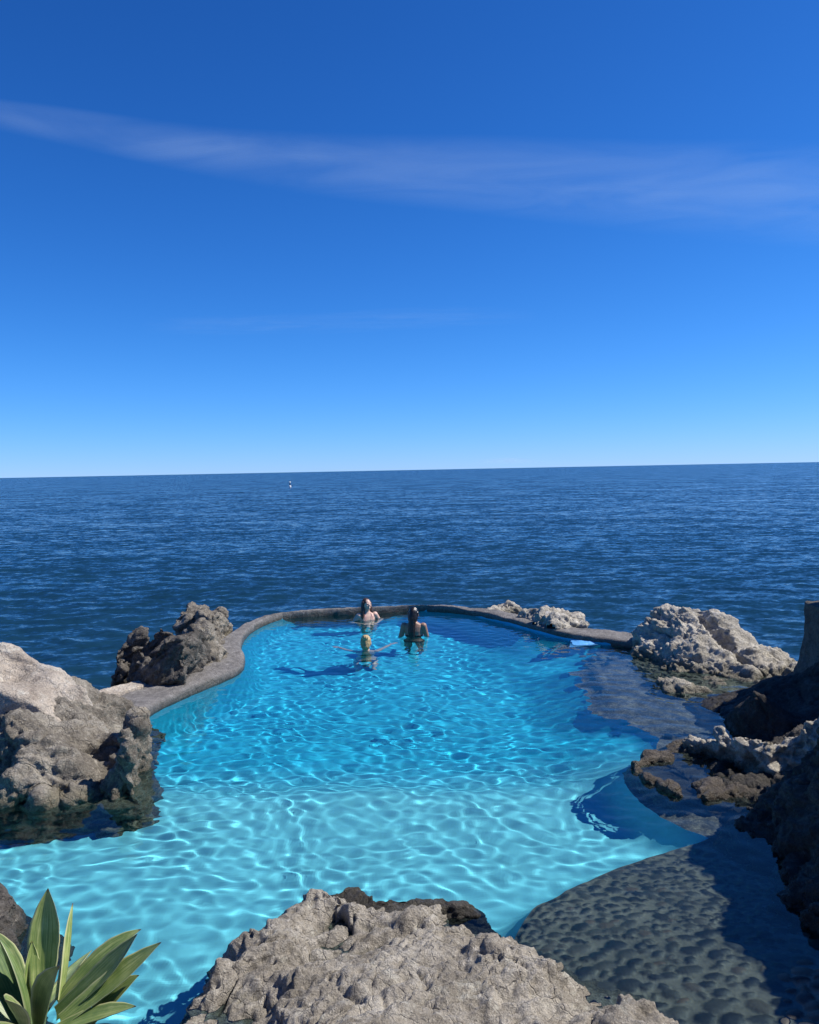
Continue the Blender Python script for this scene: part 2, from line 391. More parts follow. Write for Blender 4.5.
# right hand rocks
g1 = aty(702, 612, 11.3); g2 = aty(772, 684, 9.75)
rock('boulder', D((648, 622, 12.0), (655, 612, 12.0), (664, 612, 11.7), (675, 607, 11.6), (690, 605, 11.5), (702, 609, 11.4), (714, 611, 11.4), (727, 620, 11.3), (745, 634, 11.1), (760, 645, 10.9), (784, 651, 10.7), (800, 659, 10.4),
               (662, 648, 10.9), (672, 668, 10.4), (690, 682, 10.0), (715, 690, 9.7), (735, 692, 9.5), (700, 645, 10.6), (725, 665, 10.2), (750, 665, 10.2), (770, 680, 9.8), (795, 676, 9.9))
     + T((648, 660, -.02), (652, 688, -.07), (668, 698, -.08), (690, 698, -.05), (655, 678, -.04)) + W((2.7, 11.4, -.4), (2.75, 9.9, -.4), (3.1, 9.2, -.5), (3.9, 9.0, -.4), (3.3, 12.7, -.8), (4.2, 12.6, -.8), (5.4, 12, -.9), (5.9, 10.8, -.6), (5.8, 9.6, .2)),
     M_LIGHT, 'big pale grey boulder split by a diagonal crack, beside the rim on the far right', vox=0.021, big=0.05, mid=0.075, fine=0.018, crack=0.1, freq=1.35, pit=0.015, seed=61, grain=(1, -.2, -.75), stretch=.35, grooves=[(g1, g2, .07, .2)], bottom=-1.5)
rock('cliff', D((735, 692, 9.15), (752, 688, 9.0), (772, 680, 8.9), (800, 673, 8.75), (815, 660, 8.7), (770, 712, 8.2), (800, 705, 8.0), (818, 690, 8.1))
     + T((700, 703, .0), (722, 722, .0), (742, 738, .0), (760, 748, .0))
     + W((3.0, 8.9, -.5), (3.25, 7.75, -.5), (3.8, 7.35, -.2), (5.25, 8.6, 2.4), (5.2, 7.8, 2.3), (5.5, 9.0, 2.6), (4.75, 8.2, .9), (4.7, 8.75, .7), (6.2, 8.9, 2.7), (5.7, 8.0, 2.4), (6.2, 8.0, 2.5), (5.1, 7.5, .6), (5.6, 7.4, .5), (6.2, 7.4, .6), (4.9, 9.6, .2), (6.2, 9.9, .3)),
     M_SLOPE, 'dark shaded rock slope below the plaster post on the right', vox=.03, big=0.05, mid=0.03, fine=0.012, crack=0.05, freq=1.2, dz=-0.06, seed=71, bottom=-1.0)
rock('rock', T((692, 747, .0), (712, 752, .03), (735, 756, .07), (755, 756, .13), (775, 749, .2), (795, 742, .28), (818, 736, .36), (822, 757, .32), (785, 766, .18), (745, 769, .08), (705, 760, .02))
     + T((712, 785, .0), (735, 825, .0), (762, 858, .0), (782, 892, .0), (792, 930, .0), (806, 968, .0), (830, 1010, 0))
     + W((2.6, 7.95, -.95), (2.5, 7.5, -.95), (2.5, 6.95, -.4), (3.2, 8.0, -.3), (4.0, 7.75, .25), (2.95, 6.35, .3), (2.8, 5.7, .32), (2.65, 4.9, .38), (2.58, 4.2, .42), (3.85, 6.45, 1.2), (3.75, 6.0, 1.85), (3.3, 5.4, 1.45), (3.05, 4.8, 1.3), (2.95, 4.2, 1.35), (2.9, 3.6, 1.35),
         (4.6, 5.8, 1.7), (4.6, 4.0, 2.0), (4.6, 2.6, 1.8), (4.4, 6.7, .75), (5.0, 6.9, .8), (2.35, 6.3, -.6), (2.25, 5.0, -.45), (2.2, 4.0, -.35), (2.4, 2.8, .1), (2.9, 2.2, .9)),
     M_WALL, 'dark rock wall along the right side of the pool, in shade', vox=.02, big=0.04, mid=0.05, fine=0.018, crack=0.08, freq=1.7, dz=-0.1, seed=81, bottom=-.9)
TON = T((624, 779, -.12), (640, 767, -.1), (640, 795, -.12), (668, 752, -.1), (672, 815, -.14), (700, 812, -.1))
RT_ = T((693, 744, .09), (714, 748, .13), (737, 751, .17), (757, 749, .24), (777, 742, .32), (797, 735, .4), (818, 728, .48), (840, 722, .56))
RF_ = T((695, 758, -.02), (716, 764, .0), (740, 770, .03), (760, 770, .09), (780, 766, .15), (800, 760, .22), (820, 753, .3), (842, 748, .36))
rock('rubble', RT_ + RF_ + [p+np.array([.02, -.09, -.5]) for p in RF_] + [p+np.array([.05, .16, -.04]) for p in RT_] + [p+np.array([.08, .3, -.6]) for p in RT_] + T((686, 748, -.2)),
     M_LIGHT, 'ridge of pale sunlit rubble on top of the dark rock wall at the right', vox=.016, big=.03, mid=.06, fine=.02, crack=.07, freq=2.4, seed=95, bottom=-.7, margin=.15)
rock('rock', TON + drop(TON, (2.6, 6.8), .08, -.95) + T((648, 777, -.08), (668, 770, -.04), (688, 770, -.01), (702, 778, .02), (690, 787, .0), (668, 788, -.05), (690, 799, -.04), (712, 778, .0)) + W((2.7, 6.2, -.2), (3.0, 6.9, -.1), (2.6, 7.3, -.15)),
     M_BROWN, 'low brown rock tongue barely above the water between the blue paint and the dark wall', vox=.018, big=0.02, mid=0.022, fine=0.014, crack=0.05, freq=2.2, dz=-0.035, seed=91, bottom=-.9)
rock('rock', T((0, 893, .12), (14, 896, .14), (26, 912, .06), (33, 928, .02), (28, 944, .0), (5, 930, .15)) + W((-3.4, 4.4, .2), (-3.6, 3.6, .2), (-2.8, 5.0, -.9), (-3.4, 5.2, -.9), (-2.2, 4.6, -.9), (-2.05, 3.9, -.9), (-2.0, 3.2, -.6)),
     M_DARK, 'dark wet rock in the shallow water behind the agave', vox=.018, big=.04, mid=.04, fine=.015, crack=.05, freq=1.5, dz=-0.06, seed=101, bottom=-.9)
rock('ledge', W((-1.5, 2.5, .86), (-1.75, 2.95, .9), (-1.5, 2.85, .82), (-1.32, 2.55, .72), (-2.2, 2.9, .95), (-3.2, 2.8, 1.0), (-2.4, 3.2, .6), (-1.9, 3.25, .5), (-2.0, 3.6, -.4), (-3.3, 3.6, -.3), (-1.3, 3.1, -.4), (-1.0, 2.7, -.5), (-1.1, 2.2, .7),
                (-1.5, 1.9, 1.0), (-1.2, 1.3, 1.05), (-3.2, 1.5, 1.05), (-.95, 1.9, .8)),
     M_PALE, 'pale stone ledge carrying the agave above the pool', vox=.016, big=.03, mid=.025, fine=.012, crack=.03, freq=1.3, seed=111, bottom=-.8)

def ue(dep, pts): return [under(x, y, dep) for x, y in pts]
right_edge = ue(.35, ((590, 662), (572, 675), (590, 703), (622, 722))) + ue(.32, ((648, 735), (657, 742), (652, 757), (637, 767), (624, 779), (640, 802), (676, 825)))
right_edge = [p+np.array([.14*math.sin(k_*2.3+1), .2*math.sin(k_*1.9), -.12]) if k_ < 3 else p for k_, p in enumerate(right_edge)]
right_edge = catmull([rim_in[-1]*[1, 1, 0]+[0, 0, -.25]] + right_edge + ue(.33, ((709, 838),)))[1:]
_w = sst(7.9, 8.6, right_edge[:, 1])*sst(12.6, 12., right_edge[:, 1])
right_edge[:, 0] += _w*(.3*fbm(P3(right_edge[:, 0], right_edge[:, 1])*2.2, 4, 171, .7)+.05)
arc = catmull(ue(.33, ((709, 838), (688, 846), (640, 860), (590, 880), (552, 899), (527, 916))) + W((.35, 4.2, -.35), (.0, 3.9, -.35)))[1:]
hidden = W((-.6, 3.6, -.5), (-1.1, 2.6, -.5), (-1.7, 2.9, -.5), (-3.0, 3.0, -.5), (-4.6, 3.6, -.4), (-5.3, 5.5, -.4), (-5.2, 7.2, -.3), (-3.6, 7.7, -.3))
basin_out = np.concatenate([rim_in, right_edge, arc, np.array(hidden)])

def floor_z(x, y):
    base = -.66-.05*sst(4, 6.5, y)
    bend = .12*np.sin(x*1.1+.4)+.05*np.sin(x*3.1)
    base = base-.30*sst(7.15, 7.95, y+bend-.06*x)-.22*sst(8, 10.5, y)+.12*sst(11.5, 14, y)
    base = base+.42*sst(1.2, 2.3, x)*sst(6.9, 7.4, y)*sst(9.3, 8.2, y)
    base = base+.42*sst(.7, 2.0, x)*sst(10.6, 12.2, y)
    return base+.02*fbm(P3(x, y)*1.4, 3, 77)

def sheet(name, poly, res, zf, extra=None):
    lo = poly[:, :2].min(0); hi = poly[:, :2].max(0)
    xs = np.arange(lo[0], hi[0], res); ys = np.arange(lo[1], hi[1], res*.866)
    X, Y = np.meshgrid(xs, ys); X = X+(np.arange(len(ys)) % 2)[:, None]*res*.5
    x, y = X.ravel(), Y.ravel()
    if extra is not None: x = np.concatenate([x, extra[:, 0]]); y = np.concatenate([y, extra[:, 1]])
    k = inside(x, y, poly); x, y = x[k], y[k]
    d, _ = dist_poly(x, y, poly); k = d > .02; x, y, d = x[k], y[k], d[k]
    n = len(poly)
    co = [Vector(p[:2]) for p in poly]+[Vector((a, b)) for a, b in zip(x, y)]
    r = delaunay_2d_cdt(co, [(a, (a+1) % n) for a in range(n)], [], 1, 1e-5)
    v = np.array([tuple(p) for p in r[0]]); f = [t for t in r[2]]
    d, ze = dist_poly(v[:, 0], v[:, 1], poly)
    z, att = zf(v[:, 0], v[:, 1], d, ze)
    me = mesh(name, np.column_stack([v, z]), np.array([t for t in f if len(t) == 3]))
    if att:
        for k_, a in att.items():
            at = me.attributes.new(k_, 'FLOAT', 'POINT'); at.data.foreach_set('value', a.astype(np.float32))
    # normals up
    bm = bmesh.new(); bm.from_mesh(me)
    if sum(f.normal.z for f in bm.faces) < 0: bmesh.ops.reverse_faces(bm, faces=bm.faces)
    bm.to_mesh(me); bm.free(); me.shade_smooth()
    return me

def rings(poly, offs):
    out = []
    for o in offs:
        d = np.roll(poly[:, :2], -1, 0)-np.roll(poly[:, :2], 1, 0); d /= np.linalg.norm(d, axis=1)[:, None]+1e-9
        nrm = np.column_stack([-d[:, 1], d[:, 0]])
        for s in (1, -1): out.append(poly[:, :2]+nrm*o*s)
    return np.concatenate(out)
def basin_z(x, y, d, ze):
    fz = floor_z(x, y); w = .32+.8*sst(.6, 1.8, x)*sst(8.6, 9.6, y)
    t = np.clip(d/w, 0, 1); k = 1-(1-t)**2.2
    z = ze+(fz-ze)*k
    return np.where(d < 1e-4, ze, z), None

# blue paint: darkened past the step to stand in for light lost in deep water
m, nt, N, L, B = newmat('pool_paint'); M_PAINT = m
geo = N.new('ShaderNodeNewGeometry'); sx = N.new('ShaderNodeSeparateXYZ'); L.new(geo.outputs['Position'], sx.inputs[0])
n1 = noise(N, L, geo.outputs['Position'], 1.2, 6, .6); n2 = noise(N, L, geo.outputs['Position'], 9, 6, .65)
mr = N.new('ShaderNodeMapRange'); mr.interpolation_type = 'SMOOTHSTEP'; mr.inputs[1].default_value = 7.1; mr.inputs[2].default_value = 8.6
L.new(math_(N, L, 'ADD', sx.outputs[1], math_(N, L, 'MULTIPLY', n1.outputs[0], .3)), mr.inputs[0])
PAINT_SHALLOW = (.19, .62, .71); PAINT_DEPTH_TINT = (.015, .43, .62)
c = mixc(N, L, mr.outputs[0], PAINT_SHALLOW, PAINT_DEPTH_TINT)
v = ramp(N, L, math_(N, L, 'ADD', math_(N, L, 'MULTIPLY', n1.outputs[0], .5), math_(N, L, 'MULTIPLY', n2.outputs[0], .5)), [(.35, .86), (.65, 1.1)]).outputs[0]
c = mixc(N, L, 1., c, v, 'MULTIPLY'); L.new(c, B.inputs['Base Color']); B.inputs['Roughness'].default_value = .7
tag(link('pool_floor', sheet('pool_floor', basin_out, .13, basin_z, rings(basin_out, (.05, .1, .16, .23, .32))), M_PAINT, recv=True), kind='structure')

# natural stone shelf to the right of the paint
tip = arc[0] if len(arc) else right_edge[-1]
shelf_out = np.concatenate([right_edge[::-1], [rim_in[-1]*[1, 1, 0]+[0, 0, -.25]], np.array(W((2.9, 13.2, -.4), (4.5, 12.5, -.4), (5.5, 10, -.4), (5.2, 7, -.4), (4.2, 6.2, -.4), (3.2, 5.9, -.4)))])
def shelf_z(x, y, d, ze):
    p = P3(x, y)
    h = -.28+.07*ridged(p*1.7, 4, 131)+.05*facets(p*3, 3, 132)+.05*sst(2.2, 3.2, x)
    h = np.minimum(h, -.06)
    return ze+(h-ze)*sst(0, .25, d), None
M_SHELF = rockmat('drowned_stone', (.05, .048, .04), (.14, .12, .096), (.34, .28, .215), 2.2, wet=False, bump=.4)
tag(link('stone_shelf', sheet('stone_shelf', shelf_out, .04, shelf_z), M_SHELF, recv=True), kind='structure')

# cobbled ramp
ramp_out = np.concatenate([arc, np.array(W((.3, 3.2, -.1), (1.2, 2.5, .2), (3.4, 2.4, .2), (3.4, 5.9, -.4))), [right_edge[-1]]])[::-1]
ramp_out = np.concatenate([[right_edge[-1]], arc, np.array(W((.3, 3.2, -.1), (1.2, 2.5, .2), (3.4, 2.4, .2), (3.3, 5.9, -.4)))])
rng = np.random.default_rng(8)
cob = []
cobx = np.zeros((0, 3)); fails = 0
while len(cob) < 1500 and fails < 300:
    q = np.column_stack([rng.uniform(.3, 3.2, 400), rng.uniform(2.6, 6.2, 400), rng.uniform(.03, .075, 400)]); q[:, 2] *= np.where(q[:, 1] < 4.6, 1.15, .85)
    ok = None
    for x, y, r in q:
        if len(cobx) == 0 or (((x-cobx[:, 0])**2+((y-cobx[:, 1])*1.2)**2) > ((r+cobx[:, 2])*.80)**2).all():
            ok = (x, y, r); break
    if ok is None: fails += 1; continue
    cob.append((*ok, rng.normal(.15, .45), rng.uniform(.5, .8), rng.uniform(0, 1))); cobx = np.vstack([cobx, ok])
cob = np.array(cob)
def ramp_z(x, y, d, ze):
    dd, _ = dist_poly(x, y, arc, closed=False)
    h = -.34+.225*np.minimum(dd, 2.2)-.02*(x-1.5)
    h = h+.02*fbm(P3(x, y)*2.5, 3, 140)
    st = np.zeros(len(x)); tone = np.zeros(len(x)); bumpv = np.zeros(len(x))
    wx = .012*fbm(P3(x, y)*16, 2, 141); wy = .012*fbm(P3(x, y)*16+30, 2, 142)
    for (cx, cy, r, a, asp, tn) in cob:
        k = np.abs(x-cx)+np.abs(y-cy) < 2.2*r
        dx, dy = x[k]-cx+wx[k], y[k]-cy+wy[k]
        u = (dx*math.cos(a)+dy*math.sin(a))/r; w_ = (-dx*math.sin(a)+dy*math.cos(a))/(r*asp)
        q = u*u+w_*w_
        bumpv[k] = np.maximum(bumpv[k], .017*np.sqrt(np.clip(1-q, 0, 1)))
        s2 = sst(1.12, .85, q) if False else 1-sst(.8, 1.1, q)
        tone[k] = np.where(s2 > st[k], tn, tone[k]); st[k] = np.maximum(st[k], s2)
    h = h+bumpv
    z = np.where(d < .03, np.where(dd < .03, ze, h), h)
    return z, {'stone': st, 'tone': tone}
m, nt, N, L, B = newmat('cobbles'); M_COB = m
a1 = N.new('ShaderNodeAttribute'); a1.attribute_name = 'stone'; a2 = N.new('ShaderNodeAttribute'); a2.attribute_name = 'tone'
geo = N.new('ShaderNodeNewGeometry'); n1 = noise(N, L, geo.outputs['Position'], 26, 6, .65); n2 = noise(N, L, geo.outputs['Position'], 3, 5, .6)
mort = ramp(N, L, math_(N, L, 'ADD', math_(N, L, 'MULTIPLY', n1.outputs[0], .5), math_(N, L, 'MULTIPLY', n2.outputs[0], .5)), [(.36, (.095, .085, .063)), (.64, (.22, .19, .14))]).outputs[0]
ston = ramp(N, L, a2.outputs['Fac'], [(0, (.013, .015, .015)), (.5, (.032, .032, .028)), (.85, (.075, .067, .05)), (1, (.12, .078, .05))]).outputs[0]
ston = mixc(N, L, 1., ston, ramp(N, L, n1.outputs[0], [(.3, .75), (.7, 1.25)]).outputs[0], 'MULTIPLY')
L.new(mixc(N, L, a1.outputs['Fac'], mort, ston), B.inputs['Base Color']); B.inputs['Roughness'].default_value = .6
b = N.new('ShaderNodeBump'); b.inputs['Strength'].default_value = .4; b.inputs['Distance'].default_value = .012; L.new(n1.outputs[0], b.inputs['Height']); L.new(b.outputs[0], B.inputs['Normal'])
tag(link('cobbled_ramp', sheet('cobbled_ramp', ramp_out, .016, ramp_z), M_COB, recv=True), kind='structure')

# ---------------------------------------------------------------- cement rim
outer_px = ((78, 712), (88, 694), (118, 684), (150, 679), (185, 662), (212, 645), (232, 630), (252, 619), (276, 612.5), (318, 609), (365, 607), (420, 604), (470, 606), (512, 612), (552, 622), (590, 627), (625, 629.5), (650, 633))
rim_out = catmull([atz(x, y, .14) for x, y in outer_px])
def resamp(P, n):
    s = np.concatenate([[0], np.cumsum(np.linalg.norm(np.diff(P[:, :2], axis=0), axis=1))]); t = np.linspace(0, s[-1], n)
    return np.column_stack([np.interp(t, s, P[:, k]) for k in range(P.shape[1])])
rim_in_ext = catmull(list(rim_in[::3])+[atz(645, 650, 0)])
nr = 420
# pair outer samples with inner ones by walking both curves
A = resamp(rim_in_ext, nr); Bq = resamp(rim_out, nr)
def seg_params(P, marks):
    s = np.concatenate([[0], np.cumsum(np.linalg.norm(np.diff(P[:, :2], axis=0), axis=1))])
    return [s[np.argmin(np.linalg.norm(P[:, :2]-mk[:2], axis=1))] for mk in marks], s
mk_in = [atz(x, y, 0) for x, y in ((120, 735), (175, 701), (238, 673), (242, 650), (262, 626), (320, 614.5), (420, 611), (508, 624), (578, 641), (645, 650))]
mk_out = [atz(x, y, .14) for x, y in ((78, 712), (118, 684), (185, 662), (212, 645), (252, 619), (318, 609), (420, 604), (512, 612), (590, 627), (650, 633))]
def paired(P, marks, n):
    pm, s = seg_params(P, marks); pm[0] = 0; pm[-1] = s[-1]
    t = np.interp(np.linspace(0, len(marks)-1, n), np.arange(len(marks)), pm)
    return np.column_stack([np.interp(t, s, P[:, k]) for k in range(2)])
A = paired(rim_in_ext, mk_in, nr); Bq = paired(rim_out, mk_out, nr)
prof = [(-.012, -.14), (-.02, -.02), (-.016, .045), (-.006, .08), (.015, .096), (.05, .102)] + [(t, .105+.012*t) for t in np.linspace(.1, .9, 14)] + [(.95, .105), (1., .07), (1.03, -.02), (1.06, -.4), (1.15, -1.6)]
V = []
for t, h in prof:
    if t < 0:
        d = Bq-A; d = d/np.linalg.norm(d, axis=1)[:, None]; p = A+d*t
    else: p = A+(Bq-A)*t
    z = np.full(nr, h)
    q = P3(p[:, 0], p[:, 1], z)
    e = np.clip(np.minimum(t, 1.2-t)*4, 0, 1)
    z = z+.028*fbm(q*1.6, 4, 151)+.014*ridged(q*5, 3, 152)*e+(0.006*fbm(q*20, 2, 153))
    p = p+.03*np.column_stack([fbm(q*3+9, 3, 154), fbm(q*3+19, 3, 155)])*(1 if t > .5 else .25)
    V.append(np.column_stack([p, z]))
V = np.concatenate(V); k = len(prof); i = np.arange(k*nr).reshape(k, nr)
me = mesh('rim', V, np.stack([i[:-1, :-1], i[1:, :-1], i[1:, 1:], i[:-1, 1:]], -1).reshape(-1, 4))
bm = bmesh.new(); bm.from_mesh(me)
if sum(f.normal.z*f.calc_area() for f in bm.faces) < 0: bmesh.ops.reverse_faces(bm, faces=bm.faces)
bm.to_mesh(me); bm.free(); me.shade_smooth()
tag(link('pool_rim', me, M_CONC, recv=True), 'worn grey cement rim curving round the far end of the pool', 'pool rim', kind='thing')

# blue block standing in for the rim's painted inner wall at its right end
pA, pB, pC, pD = atz(569, 648, -.02), atz(606, 645, -.02), aty(603, 637, 12.3), aty(571, 638, 12.5)
def slab(name, top, depth, mat, lab, cat, vox=.012):
    n = len(top); bm = bmesh.new()
    t = [bm.verts.new(p) for p in top]; b_ = [bm.verts.new((p[0], p[1], p[2]-depth)) for p in top]
    bm.faces.new(t); bm.faces.new(b_[::-1])
    for a in range(n): bm.faces.new((t[a], b_[a], b_[(a+1) % n], t[(a+1) % n]))
    bmesh.ops.recalc_face_normals(bm, faces=bm.faces)
    me = bpy.data.meshes.new(name); bm.to_mesh(me); bm.free()
    me = remesh(me, vox, 3); Vv = getv(me); Nn = getn(me)
    Vv = Vv+Nn*(.012*fbm(Vv*6, 3, 9)+.004*fbm(Vv*25, 2, 10))[:, None]
    me.vertices.foreach_set('co', Vv.astype(np.float32).ravel()); me.update()
    return tag(link(name, me, mat, recv=True), lab, cat)
M_RIM_WALL = plain('sky_blue_paint', (.10, .36, .72), .6, .15, 8, .2)
slab('step', [pA, pB, pC, pD], .5, M_RIM_WALL, 'sky blue painted inner wall below the right end of the cement rim', 'step')

slab('kerb', [aty(80, 704, 8.75), aty(146, 684, 9.75), aty(146, 678, 10.0), aty(80, 694, 9.0)], .2, M_PALE, 'pale broken kerb along the outer edge of the cement deck', 'kerb')

# concrete post on the right
pc = aty(839, 640, 8.9)
V = []; nk = 40; zs = np.linspace(.2, 1.13, 46)
for z in zs:
    t = (z-.2)/.93; hw = .30+.16*(1-t)**3; hd = .30+.1*(1-t)**3
    for a in range(nk):
        an = 2*math.pi*a/nk; cx, sy = math.cos(an), math.sin(an)
        V.append((pc[0]+hw*np.sign(cx)*abs(cx)**.45, 8.9+hd*np.sign(sy)*abs(sy)**.45, z))
nV = len(V); i = np.arange(nV).reshape(-1, nk)
fc = [(int(i[a, b]), int(i[a, (b+1) % nk]), int(i[a+1, (b+1) % nk]), int(i[a+1, b])) for a in range(len(zs)-1) for b in range(nk)]+[tuple(int(q) for q in i[-1]), tuple(int(q) for q in i[0][::-1])]
me = remesh(mesh('post', V, fc), .018, 3); Vv = getv(me); Nn = getn(me)
Vv = Vv+Nn*(.03*fbm(Vv*3, 3, 5)+.012*ridged(Vv*9, 3, 6)-.01)[:, None]
me.vertices.foreach_set('co', Vv.astype(np.float32).ravel()); me.update()
tag(link('post', me, M_POST, recv=True, origin=(pc[0], 8.9, .2)), 'rough plastered grey post on the dark rock at the right edge', 'post')

# ---------------------------------------------------------------- ground behind and under the camera
xs = np.linspace(-14, 14, 120); ys = np.linspace(-14, 2.25, 90); X, Y = np.meshgrid(xs, ys)
q = P3(X.ravel(), Y.ravel()); Z = 1.0+.05*fbm(q*.8, 3, 200)+.01*fbm(q*6, 2, 201)-.25*sst(1.2, 2.25, Y.ravel())
n = X.size; i = np.arange(n).reshape(X.shape)
top = np.column_stack([X.ravel(), Y.ravel(), Z]); f = np.stack([i[:-1, :-1], i[:-1, 1:], i[1:, 1:], i[1:, :-1]], -1).reshape(-1, 4)
fr = np.column_stack([X[-1], Y[-1], np.full(len(xs), -1.5)])
f2 = np.stack([i[-1, :-1], i[-1, 1:], n+np.arange(1, len(xs)), n+np.arange(len(xs)-1)], -1)
tag(link('ground', mesh('ground', np.concatenate([top, fr]), np.concatenate([f, f2])), M_POST, recv=True), kind='structure')

# ---------------------------------------------------------------- water of the pool
water_poly = np.concatenate([rim_in[:, :2], np.array([(2.6, 13.0), (4.2, 12.0), (5.5, 10.5), (5.6, 7), (4.4, 6), (4.0, 2.3), (-5, 2.3), (-5.4, 7.5), (-3.6, 8.2)])])
st = .021
xs = np.arange(-5.6, 5.6, st); ys = np.arange(2.2, 15.6, st); X, Y = np.meshgrid(xs, ys); x, y = X.ravel(), Y.ravel()
rng = np.random.default_rng(5); Z = 0*x
wxp = x+.25*fbm(P3(x, y)*.7, 2, 301); wyp = y+.25*fbm(P3(x, y)*.7+20, 2, 302)
AW = .00033
amp = (1-.15*sst(7, 12, y))*(1-.55*sst(6.2, 5.2, y)*sst(.3, 1.2, x))
for a in range(64):
    lam = math.exp(rng.uniform(math.log(.10), math.log(.34))); k = 2*math.pi/lam; an = rng.normal(1.35, .75)
    Z += AW*(lam/.3)**1.2*np.sin(k*(math.cos(an)*wxp+math.sin(an)*wyp)+rng.uniform(0, 6.28))
Z *= amp*(.82+.25*sst(-.4, .4, fbm(P3(x, y)*.45, 2, 303)*2))
d, _ = dist_poly(x, y, np.column_stack([water_poly, 0*water_poly[:, 0]]))
keep = inside(x, y, water_poly) | (d < .07)
i = np.arange(x.size).reshape(X.shape); f = np.stack([i[:-1, :-1], i[:-1, 1:], i[1:, 1:], i[1:, :-1]], -1).reshape(-1, 4)
f = f[keep[f].all(1)]; used = np.unique(f); mp = np.full(x.size, -1); mp[used] = np.arange(len(used))
me = mesh('pool_water', np.column_stack([x, y, Z])[used], mp[f])
m = bpy.data.materials.new('clear_water'); m.use_nodes = True; nt = m.node_tree; nt.nodes.clear(); N, L = nt.nodes, nt.links
out = N.new('ShaderNodeOutputMaterial'); g = N.new('ShaderNodeBsdfGlass'); g.inputs['IOR'].default_value = 1.33; g.inputs['Roughness'].default_value = 0
g.inputs['Color'].default_value = (.80, .955, .985, 1); L.new(g.outputs[0], out.inputs[0])
wo = link('pool_water', me, m); wo.cycles.is_caustics_caster = True; tag(wo, kind='structure')

# ---------------------------------------------------------------- sea
nr_, na = 900, 900
r = 5*np.exp(np.linspace(0, math.log(60000/5), nr_)); an = np.linspace(RAD(-78), RAD(78), na)
Rr, An = np.meshgrid(r, an, indexing='ij'); x = (Rr*np.sin(An)).ravel(); y = (Rr*np.cos(An)).ravel(); rr = Rr.ravel()
cell = rr*math.log(60000/5)/nr_
Z = np.zeros(x.size); rng = np.random.default_rng(14)
near = rr < 1500
xn, yn, cn = x[near], y[near], cell[near]; zn = np.zeros(xn.size)
xw = xn+1.5*fbm(P3(xn, yn)*.12, 2, 401); yw = yn+1.5*fbm(P3(xn, yn)*.12+9, 2, 402)
for a in range(90):
    lam = math.exp(rng.uniform(math.log(.13), math.log(1.25))); k = 2*math.pi/lam; dr = rng.normal(1.35, .55)
    A_ = .0044*lam**.85*rng.uniform(.5, 1.3)
    ph = k*(math.cos(dr)*xw+math.sin(dr)*yw)+rng.uniform(0, 6.28); s = np.sin(ph)
    zn += A_*(s+.25*np.cos(2*ph))*sst(lam/1.8, lam/4, cn)
zn *= .8+.5*sst(-.3, .3, fbm(P3(xn, yn)*.05, 2, 403)*2)
Z[near] = zn
V = np.column_stack([x, y, SEA+Z])
i = np.arange(x.size).reshape(Rr.shape); f = np.stack([i[:-1, :-1], i[:-1, 1:], i[1:, 1:], i[1:, :-1]], -1).reshape(-1, 4)[:, ::-1]
land = np.concatenate([rim_out[:, :2], np.array([(3.5, 12.2), (5.0, 11.3), (5.8, 10), (14, 8), (14, -14), (-14, -14), (-14, 6.5), (-5, 8.2), (-4, 8.6)])])
nf = rr < 25
inn = np.zeros(x.size, bool); inn[nf] = inside(x[nf], y[nf], land)
f = f[~inn[f].all(1)]; used = np.unique(f); mp = np.full(x.size, -1); mp[used] = np.arange(len(used))
me = mesh('sea', V[used], mp[f])
m, nt, N, L, B = newmat('sea_water')
B.inputs['Base Color'].default_value = (.007, .035, .064, 1); B.inputs['Roughness'].default_value = .12; B.inputs['Specular IOR Level'].default_value = .44; B.inputs['IOR'].default_value = 1.333
geo = N.new('ShaderNodeNewGeometry')
def slope(scale, strength, det, sxy=(1, 1)):
    mp_ = N.new('ShaderNodeMapping'); mp_.inputs['Scale'].default_value = (sxy[0], sxy[1], 1); L.new(geo.outputs['Position'], mp_.inputs['Vector'])
    n_ = noise(N, L, mp_.outputs[0], scale, det, .6, .3)
    s_ = N.new('ShaderNodeVectorMath'); s_.operation = 'SUBTRACT'; L.new(n_.outputs['Color'], s_.inputs[0]); s_.inputs[1].default_value = (.5, .5, .5)
    q_ = N.new('ShaderNodeVectorMath'); q_.operation = 'MULTIPLY'; L.new(s_.outputs[0], q_.inputs[0]); q_.inputs[1].default_value = (strength, strength, 0)
    return q_.outputs[0]
def vadd(a, b_):
    q_ = N.new('ShaderNodeVectorMath'); q_.operation = 'ADD'; L.new(a, q_.inputs[0]); L.new(b_, q_.inputs[1]); return q_.outputs[0]
v_ = vadd(vadd(vadd(slope(9.0, .9, 4, (.65, 1)), slope(2.2, .9, 4, (.6, 1))), slope(.3, .45, 4, (.45, 1))), geo.outputs['Normal'])
ln = N.new('ShaderNodeVectorMath'); ln.operation = 'ADD'; ln.inputs[1].default_value = (0, -.13, 0); L.new(v_, ln.inputs[0])   # waves lean towards the shore they run to
nz = N.new('ShaderNodeVectorMath'); nz.operation = 'NORMALIZE'; L.new(ln.outputs[0], nz.inputs[0]); L.new(nz.outputs[0], B.inputs['Normal'])
tag(link('sea', me, m), kind='structure')

